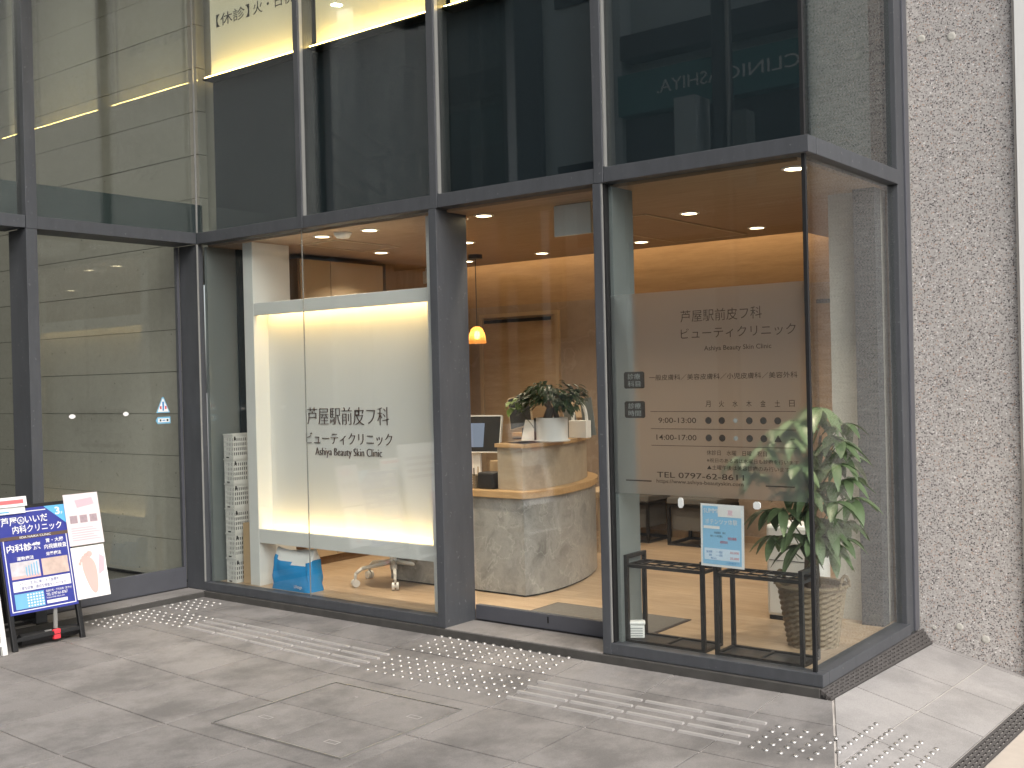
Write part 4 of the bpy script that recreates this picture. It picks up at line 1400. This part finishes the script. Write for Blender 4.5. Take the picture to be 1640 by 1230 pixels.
hubs = [(0.10, -0.10, 1.16), (0.17, 0.02, 1.08), (0.03, -0.22, 1.02), (0.18, -0.12, 0.90), (-0.12, -0.22, 0.98), (-0.02, 0.10, 1.10), (0.08, -0.20, 0.78),
        (0.19, 0.06, 0.72), (0.16, -0.16, 0.60), (-0.05, -0.20, 0.68), (-0.20, -0.12, 0.84), (0.12, 0.14, 0.92), (-0.14, 0.05, 0.95), (0.10, -0.02, 0.62),
        (0.15, -0.10, 0.48), (-0.16, -0.10, 0.66), (0.02, 0.16, 0.78), (-0.24, -0.20, 0.93), (0.06, -0.24, 0.90), (0.2, -0.03, 0.82), (-0.02, -0.16, 0.56), (0.13, 0.05, 1.0),
        (0.17, -0.06, 0.54), (0.0, -0.1, 0.86), (0.09, -0.12, 0.70), (0.14, 0.1, 0.60), (-0.08, -0.05, 0.75), (0.05, 0.02, 0.95),
        (0.0, -0.12, 0.50), (0.1, 0.02, 0.50), (-0.12, -0.14, 0.54), (0.18, -0.14, 0.72), (0.12, -0.06, 0.80), (0.04, -0.14, 0.66), (0.15, 0.0, 0.94),
        (0.02, -0.16, 1.10), (0.14, -0.05, 1.02), (-0.06, -0.14, 1.06), (0.07, 0.05, 1.14), (0.19, -0.08, 1.0), (0.1, -0.18, 0.56), (0.03, 0.06, 0.58)]
for (x, y, z) in hubs:
    lf = MB()
    hub = Vector((x, y, z))
    st0 = Vector((x * 0.25, y * 0.25, max(0.42, z - 0.16)))
    lf.tube(st0, hub, 0.0035, 0.0025, 5, caps=False)
    base = rnd.uniform(0, 360)
    tilt = Vector((x, y, 0)) * 1.5
    nl = rnd.choice((5, 6, 6))
    for q in range(nl):
        a = R(base + 360 * q / nl + rnd.uniform(-10, 10))
        dv = Vector((math.cos(a), math.sin(a), rnd.uniform(-0.55, 0.1))) + tilt
        leaf_blade(lf, hub, dv, rnd.uniform(0.10, 0.155), rnd.uniform(0.042, 0.058), rnd.uniform(0.35, 0.75), 0, 6)
    lf.build('leaf', 'leaf', pc, smooth=True)

# umbrella stands
def umbrella_stand(label, x0):
    t = thing('umbrella_stand', label, 'umbrella stand', (x0, 0.09, F + 0.002), 'black umbrella stands behind the glass')
    L, D, H = 0.425, 0.17, 0.435
    r = 0.0095
    for x in (0, L):
        for y in (0, D):
            MB().box(x - r, x + r, y - r, y + r, 0, H).build('post', 'blackmetal', t)
        MB().box(x - r, x + r, r, D - r, H - 2 * r, H).build('end_handle', 'blackmetal', t)
    g = MB()
    zg = 0.375
    for y in (0, D):
        g.box(r, L - r, y - r * .8, y + r * .8, zg, zg + 0.016)
    for x in (0, L):
        g.box(x - r * .8, x + r * .8, r, D - r, zg, zg + 0.014)
    g.box(r, L - r, D / 2 - 0.003, D / 2 + 0.003, zg + 0.003, zg + 0.010)
    for k in range(1, 6):
        x = L * k / 6
        g.box(x - 0.003, x + 0.003, r, D - r, zg + 0.0105, zg + 0.0165)
    g.build('grid', 'blackmetal', t)
    b = MB()
    for y in (0, D):
        b.box(r, L - r, y - r, y + r, 0, 0.014)
    for x in (0, L):
        b.box(x - r, x + r, r, D - r, 0, 0.014)
    b.box(L / 2 - 0.006, L / 2 + 0.006, r, D - r, 0, 0.014)
    b.build('base_frame', 'blackmetal', t)
    for x in (0.012, L / 2 + 0.008):
        MB().box(x, x + L / 2 - 0.02, 0.012, D - 0.012, 0.002, 0.006).build('drip_tray', plain('drip_tray_dark', (0.035, 0.035, 0.036), 0.35), t)
    return t
umbrella_stand('black metal umbrella stand beside the grey side panel', 3.30)
umbrella_stand('black metal umbrella stand in the glass corner by the wicker basket', 3.797)
dz = thing('deodoriser', 'small white slatted plastic box hung on the left umbrella stand', 'box', (3.312, 0.125, F + 0.017), None, R(32))
MB().box(-0.04, 0.055, -0.02, 0.02, 0.0, 0.066).build('body', 'white_plastic', dz, bevel=0.006)
MB().box(-0.044, 0.059, -0.024, 0.024, 0.067, 0.085).build('lid', 'white_plastic', dz, bevel=0.006)
for k in range(4):
    MB().box(-0.03, 0.045, -0.0212, -0.0202, 0.012 + 0.012 * k, 0.015 + 0.012 * k).build('slot', 'grey_panel', dz)

# ------------------------------------------------------------------ film, lettering and notices on the right pane
fb = MB()
fb.add([(3.268, 0.0475, 0.803), (W - 0.048, 0.0475, 0.803), (W - 0.048, 0.0475, 1.786), (3.268, 0.0475, 1.786)], [(0, 1, 2, 3)])
tag(fb.build('frosted_film', 'film'), 'hazy translucent film on the inside of the lettered corner window', 'window film')
wl = thing('window_lettering', 'grey brown clinic hours lettering printed on the corner window', 'lettering', (0, 0, 0))
LO = (0, 0.0455, 0)
def wt_(s, x0, x1, z0, z1, m='grey_text', off=0.004):
    return text(s, (x0, x1, z0, z1), LO, FRONT, m, wl, offset=off)
wt_('芦屋駅前皮フ科', 3.664, 4.082, 1.632, 1.688, off=-0.004)
wt_('ビューティクリニック', 3.664, 4.243, 1.552, 1.602, off=-0.004)
wt_('Ashiya Beauty Skin Clinic', 3.786, 4.125, 1.487, 1.516)
wt_('一般皮膚科／美容皮膚科／小児皮膚科／美容外科', 3.484, 4.246, 1.358, 1.386)
for i, c in enumerate('月火水木金土日'):
    x = 3.80 + 0.0695 * i
    wt_(c, x - 0.013, x + 0.013, 1.228, 1.258)
wt_('9:00-13:00', 3.53, 3.735, 1.152, 1.178)
wt_('14:00-17:00', 3.517, 3.735, 1.070, 1.096)
def vin(pts, m='grey_text', name='mark', y=0.0):
    b = MB()
    n = len(pts)
    b.add([(x, 0.0450 + y, z) for x, z in pts] + [(x, 0.0456 + y, z) for x, z in pts], [tuple(range(n)), tuple(reversed(range(n, 2 * n)))] + [(i, n + i, n + (i + 1) % n, (i + 1) % n) for i in range(n)])
    return b.build(name, m, wl)
def circ(x, z, r, k=14):
    return [(x + r * math.cos(2 * math.pi * i / k), z + r * math.sin(2 * math.pi * i / k)) for i in range(k)]
for z, row in ((1.165, '..x...-'), (1.083, '..x..t-')):
    for i, c in enumerate(row):
        x = 3.80 + 0.0695 * i
        if c == '.':
            vin(circ(x, z, 0.0165), name='hour_dot')
        elif c == 'x':
            vin(circ(x, z, 0.011), 'pale_text', name='hour_dot')
        elif c == 't':
            vin([(x - 0.018, z - 0.014), (x + 0.018, z - 0.014), (x, z + 0.018)], name='hour_triangle')
        else:
            vin([(x - 0.010, z - 0.0015), (x + 0.010, z - 0.0015), (x + 0.010, z + 0.0015), (x - 0.010, z + 0.0015)], name='hour_dash')
for z in (1.207, 1.124, 1.043):
    vin([(3.487, z - 0.0012), (4.235, z - 0.0012), (4.235, z + 0.0012), (3.487, z + 0.0012)], name='rule_line')
wt_('休診日　水曜　日曜　祝日', 3.787, 4.09, 1.002, 1.026)
wt_('※祝日のある週は水曜日も診療を行います', 3.787, 4.243, 0.968, 0.988)
wt_('▲土曜午後は美容診療のみ行います', 3.787, 4.20, 0.934, 0.956)
wt_('TEL 0797-62-8611', 3.515, 3.975, 0.888, 0.915)
wt_('https://www.ashiya-beautyskin.com', 3.512, 3.972, 0.856, 0.880)
for a, b in ((3.338, 3.484), (4.082, 4.222)):
    vin([(a, 0.865), (b, 0.865), (b, 0.871), (a, 0.871)], name='rule_line')
for z, rows in ((1.362, ('診療', '科目')), (1.217, ('診療', '時間'))):
    vin([(3.347, z - 0.041), (3.450, z - 0.041), (3.457, z - 0.034), (3.457, z + 0.034), (3.450, z + 0.041), (3.347, z + 0.041), (3.340, z + 0.034), (3.340, z - 0.034)], 'grey_text', 'badge', 0.0004)
    text(rows[0], (3.362, 3.434, z + 0.004, z + 0.032), (0, 0.0442, 0), FRONT, 'pale_text', wl)
    text(rows[1], (3.362, 3.434, z - 0.032, z - 0.004), (0, 0.0442, 0), FRONT, 'pale_text', wl)
for i, (x, z, w, h, lb) in enumerate(((3.647, 0.771, 0.013, 0.024, 'small white oval hook stuck on the corner window glass'), (4.041, 0.778, 0.017, 0.017, 'small white square sticker on the corner window glass'))):
    o = MB().prism([(-w, -h * .6), (-w * .5, -h), (w * .5, -h), (w, -h * .6), (w, h * .6), (w * .5, h), (-w * .5, h), (-w, h * .6)], -0.008, 0.0).build('glass_hook', 'white_text')
    o.location = (x, 0.0412, z)
    o.rotation_euler = (R(-90), 0, 0)
    tag(o, lb, 'hook')
po = thing('window_poster', 'light blue summer notice in a white sleeve taped inside the corner window', 'poster', (3.858, 0.0445, 0.627), None)
pm = Matrix.Rotation(R(0.7), 4, 'Y')
def pst(x0, x1, z0, z1, d, m, name):
    b = MB().box(x0, x1, -0.0006 - d, -d, z0, z1)
    return tx(b, pm).build(name, m, po)
MT['sky_print'] = plain('sky_blue_print', (0.28, 0.55, 0.80), 0.5, var=0.1, scale=3)
MT['pale_print'] = plain('pale_blue_box', (0.62, 0.76, 0.90), 0.5, var=0.04)
MT['pink_print'] = plain('pink_print', (0.80, 0.45, 0.58), 0.5)
pst(-0.111, 0.112, -0.148, 0.146, 0.0, 'white_text', 'sleeve')
pst(-0.100, 0.099, -0.137, 0.136, 0.0012, 'sky_print', 'sheet')
pst(-0.020, 0.099, 0.088, 0.136, 0.0022, 'white_text', 'corner_patch')
pst(-0.092, 0.090, -0.116, -0.062, 0.0022, 'pale_print', 'price_box')
pst(-0.095, -0.012, 0.03, 0.043, 0.0022, 'white_text', 'caption_bar')
PO2 = (0, -0.0034, 0)
for s, r_, mm in (('SUMMER', (-0.092, 0.005, 0.104, 0.125), 'white_text'), ('夏', (0.03, 0.06, 0.096, 0.12), 'pink_print'), ('ポテンツァ体験', (-0.085, 0.080, 0.052, 0.077), 'white_text'),
                  ('初回限定　肌の', (-0.04, 0.02, 0.008, 0.018), 'dark_text'), ('毛穴・ニキビ跡に', (-0.06, 0.005, -0.008, 0.002), 'dark_text'), ('特別価格', (0.03, 0.075, -0.018, -0.004), 'red'),
                  ('期間限定', (-0.01, 0.03, -0.036, -0.024), 'red'), ('全顔　一回', (-0.085, 0.0, -0.083, -0.072), 'blue'), ('首　一回', (-0.07, 0.0, -0.098, -0.088), 'blue'), ('税込', (-0.06, -0.03, -0.112, -0.103), 'blue'),
                  ('30,000', (0.04, 0.085, -0.083, -0.072), 'red'), ('35,000', (0.04, 0.085, -0.110, -0.098), 'red'), ('八月末まで', (0.02, 0.085, -0.130, -0.121), 'blue')):
    text(s, r_, PO2, FRONT, mm, po, 'lettering')

# ------------------------------------------------------------------ A-boards by the left wall
TH = R(13)
AB = Matrix(((0, -math.sin(TH), math.cos(TH)), (1, 0, 0), (0, math.cos(TH), math.sin(TH))))   # columns: along, up the board, outward
def aboard(label, y0, y1, height, frame_m, x=0.405, big=False):
    zc = gz(x, (y0 + y1) / 2)
    t = thing('sandwich_board', label, 'signboard', (x, (y0 + y1) / 2, zc), 'A-boards along the left entrance')
    w = (y1 - y0) / 2
    def bx_(a0, a1, u0, u1, d0, d1, name, m, bev=0.0, parent=None):
        b = MB().box(a0, a1, u0, u1, d0, d1)
        b.v = [tuple(AB @ Vector(v)) for v in b.v]
        return b.build(name, m, parent or t, bevel=bev)
    bx_(-w, -w + 0.028, 0, height, -0.025, 0, 'leg', frame_m, 0.003)
    bx_(w - 0.028, w, 0, height, -0.025, 0, 'leg', frame_m, 0.003)
    bx_(-w + 0.029, w - 0.029, height - 0.03, height, -0.025, 0, 'top_rail', frame_m, 0.003)
    bx_(-w + 0.029, w - 0.029, 0.05, 0.07, -0.025, -0.003, 'bottom_rail', frame_m)
    # rear legs splay backwards
    for s in (-1, 1):
        MB().bar((-0.46, s * (w - 0.04), 0.0), (-math.sin(TH) * height * 0.97 - 0.03, s * (w - 0.04), height * 0.93), 0.022).build('rear_leg', frame_m, t)
    bk_ = MB().box(-0.012, 0.0, -w + 0.05, w - 0.05, 0.08, height * 0.9)
    bk_.v = [tuple(Matrix.Translation((-0.445, 0, 0)) @ (Matrix.Rotation(math.atan2(0.46 - math.sin(TH) * height * 0.97 - 0.03, height * 0.93), 4, 'Y') @ Vector(v))) for v in bk_.v]
    bk_.build('rear_panel', frame_m, t)
    MB().bar((-0.45, -w + 0.05, 0.05), (-0.45, w - 0.05, 0.05), 0.018).build('rear_rail', frame_m, t)
    return t, bx_
ab, abx = aboard('black A-board with a blue clinic poster and white sheets by the entrance', -1.556, -1.128, 0.80, 'blackmetal')
MT['poster_blue'] = plain('royal_blue_print', (0.035, 0.045, 0.27), 0.4, var=0.08)
MT['poster_cyan'] = plain('cyan_corner', (0.12, 0.42, 0.72), 0.4)
MT['brown_band'] = plain('brown_band', (0.10, 0.065, 0.05), 0.5)
MT['photo_a'] = plain('faded_photo_lobby', (0.58, 0.55, 0.58), 0.4, var=0.35, scale=26)
MT['photo_b'] = plain('faded_photo_room', (0.55, 0.43, 0.38), 0.4, var=0.35, scale=22)
MT['foot_skin'] = plain('pink_skin_print', (0.74, 0.43, 0.40), 0.5, var=0.06)
MT['pink_paper'] = plain('pale_pink_paper', (0.70, 0.63, 0.65), 0.5, var=0.05, scale=14)
wA = 0.214
abx(-0.206, 0.198, 0.195, 0.778, 0.001, 0.004, 'poster', 'poster_blue')
def pw(a0, a1, u0, u1, m, name, d=0.0045):
    return abx(a0, a1, u0, u1, d, d + 0.0006, name, m)
for b in ((-0.193, 0.185, 0.209, 0.214), (-0.193, -0.188, 0.2145, 0.62), (0.180, 0.185, 0.2145, 0.625), (-0.193, 0.08, 0.757, 0.762)):
    pw(*b, 'white_text', 'border_line')
pw(-0.206, 0.198, 0.606, 0.626, 'brown_band', 'band', 0.0054)
tri = MB()
tri.add([AB @ Vector(v) for v in ((0.07, 0.778, 0.0056), (0.198, 0.778, 0.0056), (0.198, 0.665, 0.0056))], [(0, 2, 1)])
tri.build('corner_flash', 'poster_cyan', ab)
AO = AB @ Vector((0, 0, 0.0066))
def at(s, a0, a1, u0, u1, m='white_text', off=0.0):
    return text(s, (a0, a1, u0, u1), AO, AB, m, ab, offset=off)
at('3', 0.135, 0.163, 0.722, 0.766, off=0.02)
at('F', 0.170, 0.180, 0.722, 0.737)
at('芦屋', -0.19, -0.096, 0.686, 0.735, off=0.015)
at('いいだ', -0.05, 0.085, 0.692, 0.735, off=0.015)
at('内科クリニック', -0.130, 0.163, 0.640, 0.684, off=0.012)
ringm = MB()
for k in range(20):
    a0, a1 = 2 * math.pi * k / 20, 2 * math.pi * (k + 1) / 20
    ringm.add([AB @ Vector((-0.074 + r * math.cos(a), 0.711 + r * math.sin(a), 0.0064)) for r, a in ((0.021, a0), (0.021, a1), (0.017, a1), (0.017, a0))], [(0, 1, 2, 3)])
ringm.build('emblem_ring', 'white_text', ab)
at('火', -0.086, -0.062, 0.699, 0.722, off=0.01)
at('IIDA NAIKA CLINIC', -0.095, 0.09, 0.610, 0.622)
at('内科診療', -0.178, 0.020, 0.538, 0.582, off=0.02)
at('胃・大腸', 0.055, 0.160, 0.568, 0.592, off=0.015)
at('内視鏡検査', 0.040, 0.175, 0.532, 0.560, off=0.012)
at('運動療法', -0.128, -0.030, 0.488, 0.510, off=0.015)
at('栄養療法', 0.045, 0.135, 0.494, 0.516, off=0.015)
pw(-0.170, -0.002, 0.388, 0.482, 'photo_a', 'photo')
pw(0.012, 0.170, 0.388, 0.482, 'photo_b', 'photo')
for k in range(5):
    pw(-0.085 + 0.016 * k, -0.079 + 0.016 * k, 0.395, 0.45 + 0.006 * k, 'pale_blue', 'photo_detail', 0.0056)
pw(-0.170, -0.002, 0.388, 0.404, 'foot_skin', 'photo_detail', 0.0052)
pw(0.012, 0.170, 0.388, 0.418, 'photo_b', 'photo_detail', 0.0058)
pw(-0.170, 0.170, 0.318, 0.376, 'white_text', 'caption_panel')
at('ひとに、生活に寄りそう医療を', -0.14, 0.10, 0.350, 0.368, 'poster_blue')
at('丁寧な診療、適切な検査を心がけます', -0.14, 0.14, 0.324, 0.343, 'poster_blue')
pw(-0.170, 0.0, 0.222, 0.306, 'pale_blue', 'timetable')
for r_ in range(5):
    at('● ● ● ● ● ●', -0.10, -0.005, 0.228 + 0.0155 * r_, 0.237 + 0.0155 * r_)
at('健康診断・予防接種（要予約）', 0.012, 0.17, 0.292, 0.305)
at('TEL 0797-61-8767', 0.012, 0.14, 0.270, 0.286, off=0.01)
at('https://iida-clinic.net', 0.012, 0.12, 0.253, 0.266)
pw(0.012, 0.135, 0.228, 0.246, 'white_text', 'search_box')
# sheets clipped to the board
def sheet(label, a0, a1, u0, u1, d, m='pink_paper'):
    t = thing('poster_sheet', label, 'poster', tuple(ab.location))
    b = MB().box(a0, a1, u0, u1, d, d + 0.002)
    b.v = [tuple(AB @ Vector(v)) for v in b.v]
    b.build('sheet', m, t)
    return t
def sh_part(t, poly, d, m, name='print'):
    b = MB()
    n = len(poly)
    b.add([AB @ Vector((x, y, d)) for x, y in poly] + [AB @ Vector((x, y, d - 0.0006)) for x, y in poly], [tuple(range(n)), tuple(reversed(range(n, 2 * n)))] + [(i, n + i, n + (i + 1) % n, (i + 1) % n) for i in range(n)])
    return b.build(name, m, t)
s1 = sheet('white leaflet with pale pink print clipped to the upper right of the blue A-board', 0.192, 0.412, 0.525, 0.828, 0.010)
MT['pink_soft'] = plain('soft_pink_print', (0.70, 0.44, 0.50), 0.5, var=0.1)
MT['grey_soft'] = plain('soft_grey_print', (0.36, 0.28, 0.31), 0.5, var=0.3, scale=60)
sh_part(s1, [(0.26, 0.79), (0.37, 0.80), (0.38, 0.76), (0.27, 0.745)], 0.0132, 'pink_soft')
for k in range(3):
    sh_part(s1, [(0.215 + 0.063 * k, 0.655), (0.262 + 0.063 * k, 0.655), (0.262 + 0.063 * k, 0.70), (0.215 + 0.063 * k, 0.70)], 0.0132, 'grey_soft')
for k in range(6):
    sh_part(s1, [(0.215, 0.553 + 0.014 * k), (0.395 - 0.02 * (k % 3), 0.553 + 0.014 * k), (0.395 - 0.02 * (k % 3), 0.558 + 0.014 * k), (0.215, 0.558 + 0.014 * k)], 0.0132, 'pink_soft', 'text_line')
s2 = sheet('poster of a bare pink foot clipped to the lower right of the blue A-board', 0.192, 0.402, 0.215, 0.515, 0.010, 'white_text')
foot = []
for k in range(24):
    a = 2 * math.pi * k / 24
    rx = 0.044 + 0.014 * math.sin(a) - 0.004 * math.cos(2 * a)
    foot.append((0.285 + 0.012 * (1 - math.sin(a)) + rx * math.cos(a), 0.345 + 0.108 * math.sin(a)))
sh_part(s2, foot, 0.0132, 'foot_skin', 'sole')
for k, (x, y, r_) in enumerate(((0.302, 0.468, 0.019), (0.278, 0.462, 0.014), (0.260, 0.450, 0.012), (0.246, 0.435, 0.011), (0.236, 0.418, 0.010))):
    sh_part(s2, [(x + r_ * math.cos(2 * math.pi * i / 12), y + r_ * math.sin(2 * math.pi * i / 12)) for i in range(12)], 0.0138, 'foot_skin', 'toe')
sh_part(s2, [(0.345, 0.34), (0.385, 0.36), (0.395, 0.44), (0.365, 0.46), (0.352, 0.40)], 0.0130, 'pink_soft', 'second_foot')
s3 = sheet('white notice strip with a red bar clipped to the upper left of the blue A-board', -0.25, -0.035, 0.790, 0.845, 0.024, 'white_text')
sh_part(s3, [(-0.24, 0.806), (-0.055, 0.806), (-0.055, 0.828), (-0.24, 0.828)], 0.0272, plain('coral_print', (0.70, 0.16, 0.17), 0.5), 'red_bar')
s4 = sheet('white notice sheet under the red barred strip on the blue A-board', -0.25, -0.045, 0.752, 0.82, 0.014, 'white_text')
sh_part(s4, [(-0.23, 0.760), (-0.14, 0.760), (-0.14, 0.768), (-0.23, 0.768)], 0.0172, 'pale_blue', 'text_line')
wc = thing('wheel_lock', 'black weight bar with a red clip at the foot of the blue A-board', 'weight', (ab.location.x - 0.06, ab.location.y + 0.02, ab.location.z))
MB().tube((0, -0.17, 0.045), (0, 0.17, 0.045), 0.032, seg=12).build('weight_bar', 'black', wc)
MB().box(0.02, 0.045, 0.01, 0.05, 0.02, 0.075).build('clip', plain('red_clip', (0.75, 0.05, 0.07), 0.5), wc, bevel=0.004)
MB().box(0.0, 0.02, -0.03, 0.01, 0.06, 0.075).box(0.0, 0.012, 0.03, 0.05, 0.075, 0.2).build('bracket', 'frame_bead', wc)
# the next boards along the wall (one edge in view, the rest seen only mirrored in the glass)
ab2, abx2 = aboard('white framed A-board at the left edge, next to the blue one', -2.12, -1.60, 0.95, 'white', x=0.43)
abx2(-0.23, 0.23, 0.16, 0.92, 0.001, 0.004, 'poster', 'white_text')
for k in range(4):
    abx2(-0.2, 0.2, 0.82 - 0.05 * k, 0.845 - 0.05 * k, 0.0045, 0.006, 'text_line', 'grey_soft')
abx2(-0.2, 0.0, 0.3, 0.55, 0.0045, 0.006, 'picture', 'pink_soft')
ab3, abx3 = aboard('tall poster stand farther along the left entrance, mirrored in the clinic door', -3.05, -2.55, 1.05, 'white', x=0.42)
abx3(-0.22, 0.22, 0.3, 1.02, 0.001, 0.004, 'poster', 'white_text')
for k in range(4):
    abx3(0.0, 0.19, 0.90 - 0.04 * k, 0.915 - 0.04 * k, 0.0045, 0.006, 'text_line', 'grey_soft')
abx3(-0.18, -0.04, 0.78, 0.96, 0.0045, 0.006, 'picture', 'foot_skin')
abx3(-0.15, 0.15, 0.4, 0.65, 0.0045, 0.006, 'picture', 'grey_soft')

# ------------------------------------------------------------------ across the street (seen mirrored in the glass)
MT['opp_wall'] = plain('opposite_render', (0.50, 0.56, 0.58), 0.85, var=0.12, scale=0.8)
MT['opp_brown'] = plain('opposite_brown_tile', (0.36, 0.29, 0.25), 0.8, var=0.1, scale=3)
MT['opp_teal'] = plain('teal_fascia', (0.05, 0.20, 0.20), 0.5)
ob = thing('opposite_building', 'grey rendered building across the street mirrored in the upper glass', 'building', (0, -9.2, -0.42))
def opp(x0, x1, y0, y1, z0, z1, m, name):
    return MB().box(x0, x1, y0, y1, z0 + 0.42, z1 + 0.42).build(name, m, ob)
opp(-16, -2.35, -6, 0, -0.42, 11, 'opp_wall', 'wall')
opp(-2.349, 6.0, -6, -0.3, -0.42, 9.0, 'opp_wall', 'wall')
opp(-2.349, 6.0, -0.299, -0.1, 2.6, 5.15, 'opp_dark', 'shopfront')
opp(-2.349, 6.0, -0.299, 0.1, 5.16, 5.75, 'opp_teal', 'fascia')
opp(-2.349, 6.0, -0.299, 0.02, 6.0, 6.35, 'opp_dark', 'window_band')
opp(-2.349, 6.0, -0.299, 0.0, 3.35, 3.95, 'opp_brown', 'lower_fascia')
for x in (-15, -12.5, -10.2, -5.6, -3.5):
    opp(x, x + 0.9, 0.0005, 0.03, 3.4, 4.6, 'opp_dark', 'window')
    opp(x, x + 0.9, 0.0005, 0.03, 7.0, 8.2, 'opp_dark', 'window')
opp(-4.75, -3.75, 0.0005, 0.12, 2.0, 11, 'opp_dark', 'downpipe_recess')
text('CLINIC', (-0.45, 0.62, 5.80, 5.98), (0, 0.103, 0), FACE_Y, 'white_text', ob)
ob.children[-1].location = (0, 0, 0)
text('ASHIYA.', (0.70, 1.70, 5.81, 5.99), (0, 0.103, 0), FACE_Y, 'white_text', ob)
text('http://www.', (-0.62, 0.28, 4.02, 4.12), (0, 0.004, 0), FACE_Y, 'white_text', ob)
text('ira-dc.com', (0.72, 1.60, 4.03, 4.13), (0, 0.004, 0), FACE_Y, 'white_text', ob)
rl = MB()
for z in (0, 0.3, 0.6):
    rl.bar((-8.6, 0.5, 6.45 + 0.42 - z), (-6.4, 0.5, 5.0 + 0.42 - z), 0.05)
for k in range(5):
    x = -8.6 + 0.5 * k
    rl.bar((x, 0.5, 5.4 + 0.42 - 0.33 * k), (x, 0.5, 6.45 + 0.42 - 0.33 * k), 0.05)
rl.build('stair_railing', 'opp_dark', ob)
up_ = thing('utility_pole', 'grey utility pole with boxes across the street mirrored in the glass', 'pole', (-0.42, -8.6, -0.42))
MB().tube((0, 0, 0), (0, 0, 10), 0.16, 0.12, 14).build('pole', 'opp_dark', up_)
MB().box(-0.62, -0.3, -0.2, 0.2, 4.6, 5.5).build('transformer_box', 'opp_wall', up_)
MB().box(0.2, 0.4, -0.1, 0.15, 4.2, 5.2).build('meter_box', 'grey_panel', up_)
MB().tube((0.14, 0.12, 0.5), (0.14, 0.12, 9), 0.03).build('conduit', 'frame_bead', up_)
up2 = thing('utility_pole', 'slim utility pole with a square box mirrored beside the stair railing', 'pole', (-7.1, -8.4, -0.42))
MB().tube((0, 0, 0), (0, 0, 9), 0.13, 0.11, 14).build('pole', 'opp_dark', up2)
MB().box(-0.3, 0.3, -0.2, 0.2, 6.6, 7.5).build('transformer_box', 'opp_dark', up2)
